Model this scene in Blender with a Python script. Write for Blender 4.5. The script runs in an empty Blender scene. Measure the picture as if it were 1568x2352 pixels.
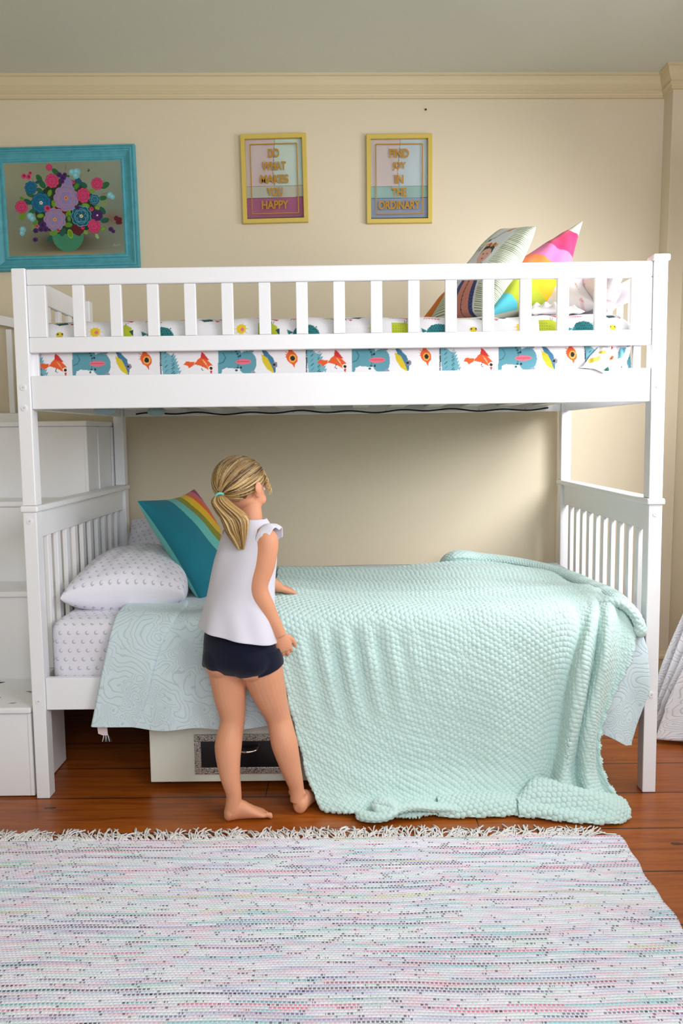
import bpy, bmesh, math, random
import numpy as np
from mathutils import Vector, Matrix
random.seed(7); RNG = np.random.default_rng(7)
SC = bpy.context.scene
COL = SC.collection
PI = math.pi

# ---------------------------------------------------------------- camera, world, light, exposure
def make_camera():
    f, p, r, y, cx, cy, cz = 1876.757, 0.09458, -0.01261, -0.00531, 0.01242, -2.63274, 1.20297
    fwd = Vector((math.sin(y)*math.cos(p), math.cos(y)*math.cos(p), -math.sin(p)))
    right = fwd.cross(Vector((0, 0, 1))).normalized(); up = right.cross(fwd)
    R = math.cos(r)*right + math.sin(r)*up; U = -math.sin(r)*right + math.cos(r)*up
    cam = bpy.data.cameras.new('camera'); ob = bpy.data.objects.new('camera', cam); COL.objects.link(ob)
    cam.sensor_fit = 'VERTICAL'; cam.sensor_height = 36.0; cam.lens = f/2352*36.0
    cam.clip_start = 0.05
    M = Matrix((R, U, -fwd)).transposed().to_4x4(); M.translation = (cx, cy, cz)
    ob.matrix_world = M
    SC.camera = ob
make_camera()
SC.view_settings.view_transform = 'Standard'; SC.view_settings.look = 'None'
SC.view_settings.gamma = 1.0; SC.view_settings.use_curve_mapping = False
SC.view_settings.exposure = 0.0
wd = bpy.data.worlds.new('sky'); SC.world = wd; wd.use_nodes = True
wd.node_tree.nodes['Background'].inputs[0].default_value = (0.75, 0.87, 1.0, 1)
wd.node_tree.nodes['Background'].inputs[1].default_value = 1.0
def area(name, loc, target, sx, sy, power, col, spread=180):
    l = bpy.data.lights.new(name, 'AREA'); l.shape = 'RECTANGLE'; l.size = sx; l.size_y = sy
    l.energy = power; l.color = col; l.spread = math.radians(spread)
    o = bpy.data.objects.new(name, l); COL.objects.link(o); o.location = loc
    o.rotation_euler = (Vector(target)-Vector(loc)).to_track_quat('-Z', 'Y').to_euler()
area('daylight_side_window', (1.49, -0.12, 1.72), (0.25, 1.1, 0.85), 0.7, 0.7, 23, (0.95, 0.95, 1.0), 125)
area('daylight_right_window', (1.49, -2.35, 1.90), (-0.2, 0.0, 1.0), 1.1, 1.2, 42, (0.95, 0.96, 1.0))
area('daylight_front_window', (0.30, -3.85, 2.00), (-0.3, 0.0, 0.7), 1.5, 1.1, 33, (0.88, 0.925, 1.0))

# ---------------------------------------------------------------- helpers
def s2l(c):
    return tuple(((v/255)/12.92 if v/255 <= 0.04045 else ((v/255+0.055)/1.055)**2.4) for v in c)
def tag(o, label=None, cat=None, group=None, kind=None):
    if label: o['label'] = label
    if cat: o['category'] = cat
    if group: o['group'] = group
    if kind: o['kind'] = kind
    return o
def empty(name, label=None, cat=None, loc=(0, 0, 0), group=None):
    o = bpy.data.objects.new(name, None); COL.objects.link(o); o.location = loc; o.empty_display_size = 0.05
    return tag(o, label, cat, group)
def mk(name, verts, faces, mat, parent=None, smooth=False, label=None):
    me = bpy.data.meshes.new(name)
    if isinstance(verts, np.ndarray): verts = verts.tolist()
    if isinstance(faces, np.ndarray): faces = faces.tolist()
    me.from_pydata(verts, [], faces); me.update()
    for m in (mat if isinstance(mat, (list, tuple)) else [mat]): me.materials.append(m)
    if smooth: me.polygons.foreach_set('use_smooth', [True]*len(me.polygons))
    o = bpy.data.objects.new(name, me); COL.objects.link(o)
    if parent:
        o.parent = parent
        p = parent; off = Vector((0, 0, 0))
        while p: off += p.location; p = p.parent
        if off.length > 0:
            me.transform(Matrix.Translation(-off))
    if label: o['label'] = label
    return o
class MB:
    """collects shapes for ONE mesh"""
    def __init__(s): s.bm = bmesh.new()
    def box(s, x0, x1, y0, y1, z0, z1, bev=0.003, seg=2, mi=0):
        n = len(s.bm.verts)
        r = bmesh.ops.create_cube(s.bm, size=1)
        vs = r['verts']
        for v in vs:
            v.co = Vector(((x0+x1)/2 + v.co.x*(x1-x0), (y0+y1)/2 + v.co.y*(y1-y0), (z0+z1)/2 + v.co.z*(z1-z0)))
        fs = set(f for v in vs for f in v.link_faces)
        for f in fs: f.material_index = mi
        if bev > 0:
            es = set(e for v in vs for e in v.link_edges)
            bmesh.ops.bevel(s.bm, geom=list(es), offset=min(bev, (x1-x0)/3, (y1-y0)/3, (z1-z0)/3), segments=seg, affect='EDGES', profile=0.5)
        return s
    def poly(s, pts, th, axis='y', mi=0):
        # prism: pts in the plane across axis, th=(a,b)
        a, b = th
        def P(p, t):
            return (p[0], t, p[1]) if axis == 'y' else ((t, p[0], p[1]) if axis == 'x' else (p[0], p[1], t))
        v0 = [s.bm.verts.new(P(p, a)) for p in pts]; v1 = [s.bm.verts.new(P(p, b)) for p in pts]
        f = [s.bm.faces.new(v0), s.bm.faces.new(v1[::-1])]
        n = len(pts)
        for i in range(n): f.append(s.bm.faces.new((v0[i], v1[i], v1[(i+1) % n], v0[(i+1) % n])))
        for q in f: q.material_index = mi
        return s
    def cyl(s, p0, p1, r0, r1=None, n=16, mi=0):
        r1 = r0 if r1 is None else r1
        p0 = Vector(p0); p1 = Vector(p1); d = (p1-p0).normalized()
        a = d.orthogonal().normalized(); b = d.cross(a)
        A = [s.bm.verts.new(p0+(a*math.cos(t)+b*math.sin(t))*r0) for t in [2*PI*i/n for i in range(n)]]
        B = [s.bm.verts.new(p1+(a*math.cos(t)+b*math.sin(t))*r1) for t in [2*PI*i/n for i in range(n)]]
        f = [s.bm.faces.new(A), s.bm.faces.new(B[::-1])]
        for i in range(n): f.append(s.bm.faces.new((A[i], A[(i+1) % n], B[(i+1) % n], B[i])))
        for q in f: q.material_index = mi
        return s
    def build(s, name, mat, parent=None, smooth=False, label=None, fn=None):
        bmesh.ops.recalc_face_normals(s.bm, faces=s.bm.faces)
        if fn:
            for v in s.bm.verts: v.co = Vector(fn(v.co))
        me = bpy.data.meshes.new(name); s.bm.to_mesh(me); s.bm.free()
        for m in (mat if isinstance(mat, (list, tuple)) else [mat]): me.materials.append(m)
        if smooth:
            me.polygons.foreach_set('use_smooth', [True]*len(me.polygons))
        o = bpy.data.objects.new(name, me); COL.objects.link(o)
        if parent:
            o.parent = parent; p = parent; off = Vector((0, 0, 0))
            while p: off += p.location; p = p.parent
            if off.length > 0: me.transform(Matrix.Translation(-off))
        if label: o['label'] = label
        return o
def box_uv(o):
    me = o.data; uv = me.uv_layers.new(name='UVMap') if not me.uv_layers else me.uv_layers[0]
    for p in me.polygons:
        n = p.normal; k = max(range(3), key=lambda i: abs(n[i])); a, b = [i for i in range(3) if i != k]
        for li in p.loop_indices:
            c = me.vertices[me.loops[li].vertex_index].co; uv.data[li].uv = (c[a], c[b])
def grid_faces(nu, nv, wrap_u=False):
    """verts index = i*nv + j"""
    iu = np.arange(nu if wrap_u else nu-1); jv = np.arange(nv-1)
    I, J = np.meshgrid(iu, jv, indexing='ij'); I2 = (I+1) % nu
    return np.stack([I*nv+J, I2*nv+J, I2*nv+J+1, I*nv+J+1], -1).reshape(-1, 4)
def grid_obj(name, Pts, mat, parent=None, UV=None, color=None, smooth=True, wrap_u=False, flip=False, label=None):
    nu, nv = Pts.shape[:2]
    F = grid_faces(nu, nv, wrap_u)
    if flip: F = F[:, ::-1]
    V = Pts.reshape(-1, 3)
    me = bpy.data.meshes.new(name)
    me.vertices.add(len(V)); me.vertices.foreach_set('co', V.astype(np.float32).ravel())
    me.loops.add(F.size); me.loops.foreach_set('vertex_index', F.astype(np.int32).ravel())
    me.polygons.add(len(F)); me.polygons.foreach_set('loop_start', np.arange(0, F.size, 4, dtype=np.int32))
    me.polygons.foreach_set('loop_total', np.full(len(F), 4, dtype=np.int32))
    me.update(calc_edges=True)
    if smooth: me.polygons.foreach_set('use_smooth', np.ones(len(F), dtype=bool))
    if UV is not None:
        l = me.uv_layers.new(name='UVMap'); l.data.foreach_set('uv', UV.reshape(-1, 2)[F.ravel()].astype(np.float32).ravel())
    if color is not None:
        ca = me.color_attributes.new('Col', 'FLOAT_COLOR', 'POINT')
        c = np.ones((len(V), 4), np.float32); c[:, :3] = color.reshape(-1, 3); ca.data.foreach_set('color', c.ravel())
    me.materials.append(mat)
    o = bpy.data.objects.new(name, me); COL.objects.link(o)
    if parent: 
        o.parent = parent; p = parent; off = Vector((0, 0, 0))
        while p: off += p.location; p = p.parent
        if off.length > 0: me.transform(Matrix.Translation(-off))
    if label: o['label'] = label
    return o
def catmull(P, n):
    """resample polyline P (k,3) with n points through a Catmull-Rom spline, ~ chord-length parameter"""
    P = np.asarray(P, float); k = len(P)
    d = np.r_[0, np.cumsum(np.maximum(np.linalg.norm(np.diff(P, axis=0), axis=1), 1e-6)**0.5)]
    m = np.zeros_like(P)
    for i in range(k):
        if i == 0: m[i] = (P[1]-P[0])/(d[1]-d[0])
        elif i == k-1: m[i] = (P[-1]-P[-2])/(d[-1]-d[-2])
        else:
            h0 = d[i]-d[i-1]; h1 = d[i+1]-d[i]
            m[i] = ((P[i]-P[i-1])/h0*h1 + (P[i+1]-P[i])/h1*h0)/(h0+h1)
    t = np.linspace(0, d[-1], n) if np.isscalar(n) else np.asarray(n)*d[-1]
    i = np.clip(np.searchsorted(d, t, side='right')-1, 0, k-2); h = (d[i+1]-d[i]); s = (t-d[i])/h
    s = s[:, None]; h = h[:, None]
    return (2*s**3-3*s**2+1)*P[i] + (s**3-2*s**2+s)*h*m[i] + (-2*s**3+3*s**2)*P[i+1] + (s**3-s**2)*h*m[i+1]
def snoise(X, Y, seed=0, n=6, f=1.0):
    """cheap smooth noise from sines"""
    r = np.random.default_rng(seed); z = 0
    for i in range(n):
        a = r.uniform(0, 2*PI); k = f*r.uniform(0.6, 1.7); z = z + np.sin(k*(X*math.cos(a)+Y*math.sin(a)) + r.uniform(0, 6.28))
    return z/n
def tube_arrays(path, rad, n=8, cap=True, ell=None):
    path = np.asarray(path, float); k = len(path); rad = np.broadcast_to(rad, (k,))
    T = np.gradient(path, axis=0); T /= np.linalg.norm(T, axis=1)[:, None]+1e-12
    a = np.cross(T[0], [0, 0, 1.0]); 
    if np.linalg.norm(a) < 1e-3: a = np.cross(T[0], [1.0, 0, 0])
    a /= np.linalg.norm(a); V = []
    for i in range(k):
        a = a - T[i]*np.dot(a, T[i]); a /= np.linalg.norm(a); b = np.cross(T[i], a)
        th = np.arange(n)*2*PI/n
        V.append(path[i] + rad[i]*(np.cos(th)[:, None]*a + np.sin(th)[:, None]*b))
    V = np.concatenate(V); F = []
    for i in range(k-1):
        for j in range(n):
            F.append((i*n+j, i*n+(j+1) % n, (i+1)*n+(j+1) % n, (i+1)*n+j))
    F = [tuple(f) for f in F]
    if cap: F.append(tuple(range(n))[::-1]); F.append(tuple((k-1)*n+j for j in range(n)))
    return V, F
def tubes_obj(name, tubes, mat, parent=None, colors=None, smooth=True, label=None):
    V = []; F = []; o = 0; C = []
    for i, (v, f) in enumerate(tubes):
        V.append(v); F += [tuple(q+o for q in g) for g in f]; o += len(v)
        if colors is not None: C.append(np.tile(colors[i], (len(v), 1)) if np.ndim(colors[i]) == 1 else colors[i])
    ob = mk(name, np.concatenate(V), F, mat, parent, smooth, label)
    if colors is not None:
        C = np.concatenate(C); ca = ob.data.color_attributes.new('Col', 'FLOAT_COLOR', 'POINT')
        c = np.ones((len(C), 4), np.float32); c[:, :3] = C; ca.data.foreach_set('color', c.ravel())
    return ob

# ---------------------------------------------------------------- materials
class NT:
    def __init__(s, name, rough=0.6, spec=0.5):
        s.m = bpy.data.materials.new(name); s.m.use_nodes = True; s.t = s.m.node_tree
        s.b = s.t.nodes['Principled BSDF']; s.b.inputs['Roughness'].default_value = rough
        s.b.inputs['Specular IOR Level'].default_value = spec
    def n(s, typ, **kw):
        nd = s.t.nodes.new(typ)
        for k, v in kw.items():
            if k.startswith('i_'): 
                key = k[2:]; key = int(key) if key.isdigit() else key.replace('_', ' ')
                nd.inputs[key].default_value = v
            else: setattr(nd, k, v)
        return nd
    def l(s, a, b): s.t.links.new(a, b)
    def math(s, op, a, b=None, c=None, clamp=False):
        nd = s.n('ShaderNodeMath', operation=op, use_clamp=clamp)
        for i, v in enumerate((a, b, c)):
            if v is None: continue
            if isinstance(v, (int, float)): nd.inputs[i].default_value = v
            else: s.l(v, nd.inputs[i])
        return nd.outputs[0]
    def mix(s, f, a, b, typ='MIX'):
        nd = s.n('ShaderNodeMix', data_type='RGBA', blend_type=typ)
        for k, v in ((0, f), (6, a), (7, b)):
            if isinstance(v, (int, float)): nd.inputs[k].default_value = v
            elif isinstance(v, tuple): nd.inputs[k].default_value = (*v, 1)[:4]
            else: s.l(v, nd.inputs[k])
        return nd.outputs[2]
    def ramp(s, f, stops, interp='LINEAR'):
        nd = s.n('ShaderNodeValToRGB'); cr = nd.color_ramp; cr.interpolation = interp
        while len(cr.elements) > 1: cr.elements.remove(cr.elements[-1])
        cr.elements[0].position = stops[0][0]; cr.elements[0].color = (*stops[0][1], 1)
        for p, c in stops[1:]:
            e = cr.elements.new(p); e.color = (*c, 1)
        s.l(f, nd.inputs[0]); return nd.outputs[0]
    def coord(s, kind='Object'): return s.n('ShaderNodeTexCoord').outputs[kind]
    def mapping(s, v, scale=(1, 1, 1), rot=(0, 0, 0), loc=(0, 0, 0)):
        nd = s.n('ShaderNodeMapping'); nd.inputs['Scale'].default_value = scale; nd.inputs['Rotation'].default_value = rot
        nd.inputs['Location'].default_value = loc; s.l(v, nd.inputs[0]); return nd.outputs[0]
    def noise(s, v, scale, detail=3, rough=0.5, dist=0.0):
        nd = s.n('ShaderNodeTexNoise'); nd.inputs['Scale'].default_value = scale; nd.inputs['Detail'].default_value = detail
        nd.inputs['Roughness'].default_value = rough; nd.inputs['Distortion'].default_value = dist
        if v is not None: s.l(v, nd.inputs['Vector'])
        return nd.outputs['Fac']
    def bump(s, h, strength=0.3, dist=0.002):
        nd = s.n('ShaderNodeBump'); nd.inputs['Strength'].default_value = strength; nd.inputs['Distance'].default_value = dist
        s.l(h, nd.inputs['Height']); s.l(nd.outputs[0], s.b.inputs['Normal'])
    def color(s, c):
        if isinstance(c, tuple): s.b.inputs['Base Color'].default_value = (*c, 1)[:4]
        else: s.l(c, s.b.inputs['Base Color'])
    def sep(s, v):
        nd = s.n('ShaderNodeSeparateXYZ'); s.l(v, nd.inputs[0]); return nd.outputs
def paint_mat(name, rgb, rough=0.6, var=0.02, bump=0.15, spec=0.4):
    t = NT(name, rough, spec); c = s2l(rgb); o = t.coord()
    n = t.noise(o, 3.0, 4)
    t.color(t.mix(n, tuple(v*(1-var) for v in c), tuple(min(1, v*(1+var)) for v in c)))
    t.bump(t.noise(o, 90, 3), bump, 0.001)
    return t.m
M = {}
M['wall'] = paint_mat('cream_wall_paint', (218, 205, 179), 0.75, 0.03, 0.25, 0.25)
M['trim'] = paint_mat('cream_trim_paint', (214, 198, 162), 0.5, 0.03, 0.15)
M['ceiling'] = paint_mat('pale_green_ceiling_paint', (216, 221, 208), 0.85, 0.02, 0.2, 0.2)
M['otherwall'] = paint_mat('side_wall_paint', (222, 212, 180), 0.8, 0.02, 0.2, 0.2)
M['white'] = paint_mat('white_painted_wood', (241, 241, 243), 0.35, 0.012, 0.08, 0.5)
M['white2'] = paint_mat('off_white_painted_wood', (226, 227, 214), 0.45, 0.03, 0.1, 0.5)
M['screw'] = paint_mat('screw_cover', (205, 204, 200), 0.3, 0.0, 0.0)
M['gold'] = paint_mat('yellow_gold_frame_paint', (206, 180, 84), 0.38, 0.05, 0.1)
M['goldtext'] = paint_mat('gold_lettering', (176, 126, 22), 0.4, 0.02, 0.0)
M['black'] = paint_mat('black_panel', (22, 22, 27), 0.25, 0.05, 0.05)
M['cable'] = paint_mat('black_cable', (18, 18, 20), 0.5, 0.0, 0.0)
M['tie'] = paint_mat('mint_elastic', (120, 205, 195), 0.5, 0.03, 0.1)
M['sticker_blue'] = paint_mat('blue_sticker', (40, 120, 170), 0.5); M['sticker_dark'] = paint_mat('dark_sticker', (70, 70, 60), 0.6)
M['sticker_grey'] = paint_mat('grey_sticker', (160, 160, 158), 0.6)
t = NT('chrome', 0.2); t.b.inputs['Metallic'].default_value = 1; t.color(s2l((200, 200, 198))); M['chrome'] = t.m
def frame_teal():
    t = NT('teal_painted_frame', 0.45); o = t.coord()
    n = t.noise(t.mapping(o, (20, 20, 20)), 1.5, 5)
    t.color(t.mix(n, s2l((58, 140, 155)), s2l((92, 178, 192)))); t.bump(t.noise(o, 60, 4), 0.3, 0.002); return t.m
M['teal'] = frame_teal()
def ornate():
    t = NT('ornate_silver_trim', 0.4); t.b.inputs['Metallic'].default_value = 0.5; o = t.coord()
    w = t.n('ShaderNodeTexVoronoi', feature='DISTANCE_TO_EDGE'); w.inputs['Scale'].default_value = 160; t.l(o, w.inputs['Vector'])
    f = t.math('GREATER_THAN', w.outputs['Distance'], 0.07)
    t.color(t.mix(f, s2l((95, 85, 80)), s2l((205, 198, 190)))); t.bump(f, 0.6, 0.001); return t.m
M['ornate'] = ornate()
def floor_mat():
    t = NT('orange_brown_pine_boards', 0.3, 0.35); o = t.coord(); x, y, z = t.sep(o)
    yy = t.math('DIVIDE', t.math('ADD', y, 0.002), 0.245); row = t.math('FLOOR', yy); fr = t.math('FRACT', yy)
    wn = t.n('ShaderNodeTexWhiteNoise', noise_dimensions='1D'); t.l(row, wn.inputs['W'])
    v = t.n('ShaderNodeCombineXYZ'); t.l(t.math('ADD', t.math('MULTIPLY', x, 0.9), t.math('MULTIPLY', wn.outputs['Value'], 37)), v.inputs[0]); t.l(t.math('MULTIPLY', y, 14), v.inputs[1]); t.l(row, v.inputs[2])
    g = t.noise(v.outputs[0], 3.0, 6, 0.6, 0.6)
    g2 = t.noise(t.mapping(v.outputs[0], (4, 6, 1)), 4.0, 4, 0.6)
    c = t.ramp(g, [(0.25, s2l((98, 44, 8))), (0.42, s2l((150, 74, 16))), (0.58, s2l((176, 94, 24))), (0.78, s2l((120, 56, 12)))])
    c = t.mix(t.math('MULTIPLY', g2, 0.35), c, s2l((110, 52, 18)))
    c = t.mix(t.math('MULTIPLY', wn.outputs['Value'], 0.35), c, s2l((120, 58, 20)))
    # knots
    kv = t.n('ShaderNodeTexVoronoi'); kv.inputs['Scale'].default_value = 4.2
    t.l(t.mapping(o, (0.75, 1.9, 1), loc=(0.3, 0.15, 0)), kv.inputs['Vector'])
    k = t.math('LESS_THAN', t.math('ADD', kv.outputs['Distance'], t.math('MULTIPLY', t.noise(o, 40, 2), 0.06)), 0.095)
    c = t.mix(t.math('MULTIPLY', k, 0.85), c, s2l((45, 22, 14)))
    e = t.math('MINIMUM', fr, t.math('SUBTRACT', 1.0, fr)); seam = t.math('LESS_THAN', e, 0.011)
    # butt joints
    jx = t.math('FRACT', t.math('ADD', t.math('DIVIDE', x, 3.1), t.math('MULTIPLY', wn.outputs['Value'], 5.3)))
    joint = t.math('LESS_THAN', jx, 0.0009)
    seam = t.math('MAXIMUM', seam, joint)
    c = t.mix(seam, c, s2l((30, 14, 8))); t.color(c)
    t.b.inputs['Coat Weight'].default_value = 0.12; t.b.inputs['Coat Roughness'].default_value = 0.15
    h = t.math('SUBTRACT', t.math('MULTIPLY', g, 0.5), t.math('MULTIPLY', seam, 1.5)); t.bump(h, 0.4, 0.002)
    r = t.math('ADD', 0.27, t.math('MULTIPLY', g2, 0.2)); t.l(r, t.b.inputs['Roughness'])
    return t.m
M['floor'] = floor_mat()
def rug_mat():
    t = NT('woven_rag_strips', 0.95, 0.1); o = t.coord(); x, y, z = t.sep(o)
    p = 0.0085
    wob = t.math('MULTIPLY', t.math('SUBTRACT', t.noise(t.mapping(o, (1.6, 1.6, 1)), 1.0, 2), 0.5), 0.05)
    yy = t.math('DIVIDE', t.math('ADD', y, wob), p); row = t.math('FLOOR', yy); fr = t.math('FRACT', yy)
    def rn(k, m):
        v = t.n('ShaderNodeCombineXYZ'); t.l(t.math('ADD', t.math('MULTIPLY', x, m), t.math('MULTIPLY', row, 7.31+k)), v.inputs[0]); t.l(t.math('ADD', row, k*13.7), v.inputs[1])
        n = t.n('ShaderNodeTexNoise', noise_dimensions='2D'); n.inputs['Scale'].default_value = 1.0; n.inputs['Detail'].default_value = 2; t.l(v.outputs[0], n.inputs['Vector']); return n.outputs['Fac']
    a = rn(1.0, 2.2); b = rn(5.0, 3.5); c = rn(9.0, 40.0)
    W = s2l((244, 241, 250))
    col = t.ramp(a, [(0.28, s2l((194, 180, 210))), (0.35, s2l((208, 216, 238))), (0.41, W), (0.45, s2l((212, 234, 228))), (0.50, s2l((238, 234, 246))), (0.54, s2l((232, 210, 226))), (0.58, s2l((218, 230, 242))), (0.63, s2l((240, 200, 214))), (0.69, s2l((168, 212, 218)))])
    # saturated / dark runs
    # which rows carry a coloured rag
    wn = t.n('ShaderNodeTexWhiteNoise', noise_dimensions='1D'); t.l(row, wn.inputs['W'])
    wn2 = t.n('ShaderNodeTexWhiteNoise', noise_dimensions='1D'); t.l(t.math('ADD', row, 511.5), wn2.inputs['W'])
    darkcol = t.ramp(wn2.outputs['Value'], [(0.0, s2l((60, 52, 62))), (0.28, s2l((178, 60, 84))), (0.42, s2l((120, 78, 130))), (0.55, s2l((232, 120, 150))), (0.66, s2l((92, 112, 158))), (0.76, s2l((92, 172, 180))), (0.86, s2l((50, 46, 54))), (0.93, s2l((200, 208, 120)))], 'CONSTANT')
    run = t.math('MULTIPLY', t.math('GREATER_THAN', b, 0.55), t.math('GREATER_THAN', wn.outputs['Value'], 0.46))
    # weave: warp threads cross every 7.5 mm, alternate rows shifted
    ph = t.math('ADD', t.math('DIVIDE', x, 0.0095), t.math('MULTIPLY', row, 0.5)); f = t.math('FRACT', ph)
    blob = t.math('MULTIPLY', t.math('LESS_THAN', t.math('ABSOLUTE', t.math('SUBTRACT', f, 0.5)), 0.33), t.math('LESS_THAN', t.math('ABSOLUTE', t.math('SUBTRACT', fr, 0.5)), 0.36))
    col = t.mix(t.math('MULTIPLY', t.math('MULTIPLY', run, blob), 0.72), col, darkcol)
    speck = t.math('MULTIPLY', t.math('GREATER_THAN', c, 0.65), blob)
    sc = t.ramp(t.noise(t.mapping(o, (30, 300, 1)), 1.0, 1), [(0.0, s2l((40, 40, 60))), (0.47, s2l((70, 66, 90))), (0.52, s2l((200, 90, 120))), (0.56, s2l((80, 130, 120)))], 'CONSTANT')
    col = t.mix(t.math('MULTIPLY', speck, 0.75), col, sc)
    warp = t.math('SUBTRACT', 1.0, blob)
    col = t.mix(t.math('MULTIPLY', warp, 0.45), col, W)
    t.color(col)
    hh = t.math('ADD', t.math('SINE', t.math('MULTIPLY', fr, PI)), t.math('MULTIPLY', t.math('SINE', t.math('MULTIPLY', f, PI)), 0.8))
    t.bump(t.math('ADD', hh, t.math('MULTIPLY', t.noise(o, 260, 3), 0.9)), 0.45, 0.003)
    return t.m
M['rug'] = rug_mat()
def cloth_mat(name, rgb, rough=0.9, weave=900, bump=0.25, attr=False, var=0.03, wrinkle=0.0):
    t = NT(name, rough, 0.2); o = t.coord()
    if attr:
        a = t.n('ShaderNodeAttribute', attribute_name='Col'); c = a.outputs['Color']
        t.color(t.mix(t.math('MULTIPLY', t.noise(o, 250, 2), 0.10), c, (0.25, 0.25, 0.25)) if rgb is None else t.mix(0.5, c, s2l(rgb), 'MULTIPLY'))
    else:
        c = s2l(rgb); t.color(t.mix(t.noise(o, 4, 4), tuple(v*(1-var) for v in c), tuple(min(1, v*(1+var)) for v in c)))
    h = t.noise(o, weave, 2)
    if wrinkle: h = t.math('ADD', t.math('MULTIPLY', h, 0.25), t.math('MULTIPLY', t.noise(t.mapping(o, (1, 1, 2)), 9, 5, 0.6, 1.0), wrinkle))
    t.bump(h, bump, 0.003 if wrinkle else 0.001)
    t.b.inputs['Sheen Weight'].default_value = 0.15
    return t.m
M['print'] = cloth_mat('printed_cotton', None, attr=True)
M['shirt'] = cloth_mat('white_jersey', (216, 212, 222), wrinkle=1.2, bump=0.25)
M['shorts'] = cloth_mat('navy_jersey', (15, 17, 38), 0.95, bump=0.3, var=0.1)
M['fringe'] = cloth_mat('cotton_fringe', (226, 222, 218))
M['sheetplain'] = cloth_mat('white_cotton', (232, 230, 234), wrinkle=1.0)
M['bundle'] = cloth_mat('pale_blue_fabric', (150, 178, 186))
M['duvet'] = cloth_mat('white_duvet_cotton', (238, 234, 236), wrinkle=1.5, bump=0.4)
M['pink'] = cloth_mat('pinkish_cotton', (224, 204, 208))
M['orange'] = cloth_mat('orange_cloth', (222, 122, 40))
M['knit'] = cloth_mat('mint_chenille_knit', (193, 219, 213), 0.95, 500, 0.5)
M['knit'].node_tree.nodes['Principled BSDF'].inputs['Sheen Weight'].default_value = 0.35
def moon_mat():
    t = NT('lavender_white_cotton_with_grey_moons', 0.85, 0.2); uv = t.coord('UV'); u, v, w = t.sep(uv)
    p = 0.030
    vy = t.math('DIVIDE', v, p); row = t.math('FLOOR', vy)
    ux = t.math('ADD', t.math('DIVIDE', u, p), t.math('MULTIPLY', row, 0.5))
    fx = t.math('SUBTRACT', t.math('FRACT', ux), 0.5); fy = t.math('SUBTRACT', t.math('FRACT', vy), 0.5)
    def circ(dx, dy, r):
        a = t.math('ADD', fx, dx); b = t.math('ADD', fy, dy)
        d = t.math('SQRT', t.math('ADD', t.math('MULTIPLY', a, a), t.math('MULTIPLY', b, b))); return t.math('LESS_THAN', d, r)
    m = t.math('MULTIPLY', circ(0, 0, 0.23), t.math('SUBTRACT', 1.0, circ(-0.08, -0.05, 0.15)))
    o = t.coord()
    t.color(t.mix(t.math('MULTIPLY', m, 0.9), s2l((232, 229, 238)), s2l((186, 184, 196))))
    t.bump(t.math('ADD', t.math('MULTIPLY', t.noise(o, 700, 2), 0.2), t.noise(t.mapping(o, (1, 1, 1.6)), 11, 4, 0.55, 1.5)), 0.3, 0.004)
    return t.m
M['moon'] = moon_mat()
def quilt_mat(name, rgb, line, scale=1.0):
    t = NT(name, 0.9, 0.2); uv = t.coord('UV')
    n = t.n('ShaderNodeTexVoronoi'); n.inputs['Scale'].default_value = 8*scale
    dn = t.n('ShaderNodeTexNoise'); dn.inputs['Scale'].default_value = 7*scale; dn.inputs['Detail'].default_value = 2; t.l(uv, dn.inputs['Vector'])
    v = t.mix(0.12, uv, dn.outputs['Color']); t.l(v, n.inputs['Vector'])
    ring = t.math('SINE', t.math('MULTIPLY', n.outputs['Distance'], 62))
    n2 = t.n('ShaderNodeTexVoronoi'); n2.inputs['Scale'].default_value = 26*scale; t.l(v, n2.inputs['Vector'])
    ring2 = t.math('SINE', t.math('MULTIPLY', n2.outputs['Distance'], 40))
    sel = t.math('GREATER_THAN', t.noise(uv, 6*scale, 1), 0.52)
    h = t.math('ADD', t.math('MULTIPLY', sel, ring), t.math('MULTIPLY', t.math('SUBTRACT', 1.0, sel), ring2))
    groove = t.math('LESS_THAN', h, -0.86)
    t.color(t.mix(t.math('MULTIPLY', groove, 0.38), s2l(rgb), s2l(line)))
    t.bump(t.math('MINIMUM', h, -0.2), 0.4, 0.002); return t.m
M['quilt'] = quilt_mat('pale_mint_matelasse', (206, 221, 225), (148, 164, 172))
M['curtain'] = quilt_mat('white_curtain_with_grey_paisley', (228, 228, 230), (130, 132, 136), 0.8)
def skin_mat():
    t = NT('skin', 0.5, 0.35); o = t.coord()
    t.color(t.mix(t.noise(o, 9, 3), s2l((208, 142, 106)), s2l((218, 156, 122))))
    t.b.inputs['Subsurface Weight'].default_value = 0.12; t.b.inputs['Subsurface Radius'].default_value = (0.02, 0.008, 0.004); t.b.inputs['Subsurface Scale'].default_value = 0.5
    return t.m
M['skin'] = skin_mat()
t = NT('blond_hair', 0.42, 0.5); a = t.n('ShaderNodeAttribute', attribute_name='Col'); t.color(a.outputs['Color']); M['hair'] = t.m
M['eye'] = paint_mat('eye_white', (235, 235, 235), 0.2); M['iris'] = paint_mat('blue_iris', (60, 90, 120), 0.2)
t = NT('frame_glass', 0.03, 0.5); t.b.inputs['Transmission Weight'].default_value = 1; t.b.inputs['IOR'].default_value = 1.1; t.color((1, 1, 1)); M['glass'] = t.m
def attr_mat(name, rough=0.6, bump=0.1):
    t = NT(name, rough, 0.3); a = t.n('ShaderNodeAttribute', attribute_name='Col'); t.color(a.outputs['Color']); t.bump(t.noise(t.coord(), 220, 3), bump, 0.001); return t.m
M['paint'] = attr_mat('painted_canvas', 0.5, 0.4); M['paper'] = attr_mat('printed_paper', 0.6, 0.0)
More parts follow.
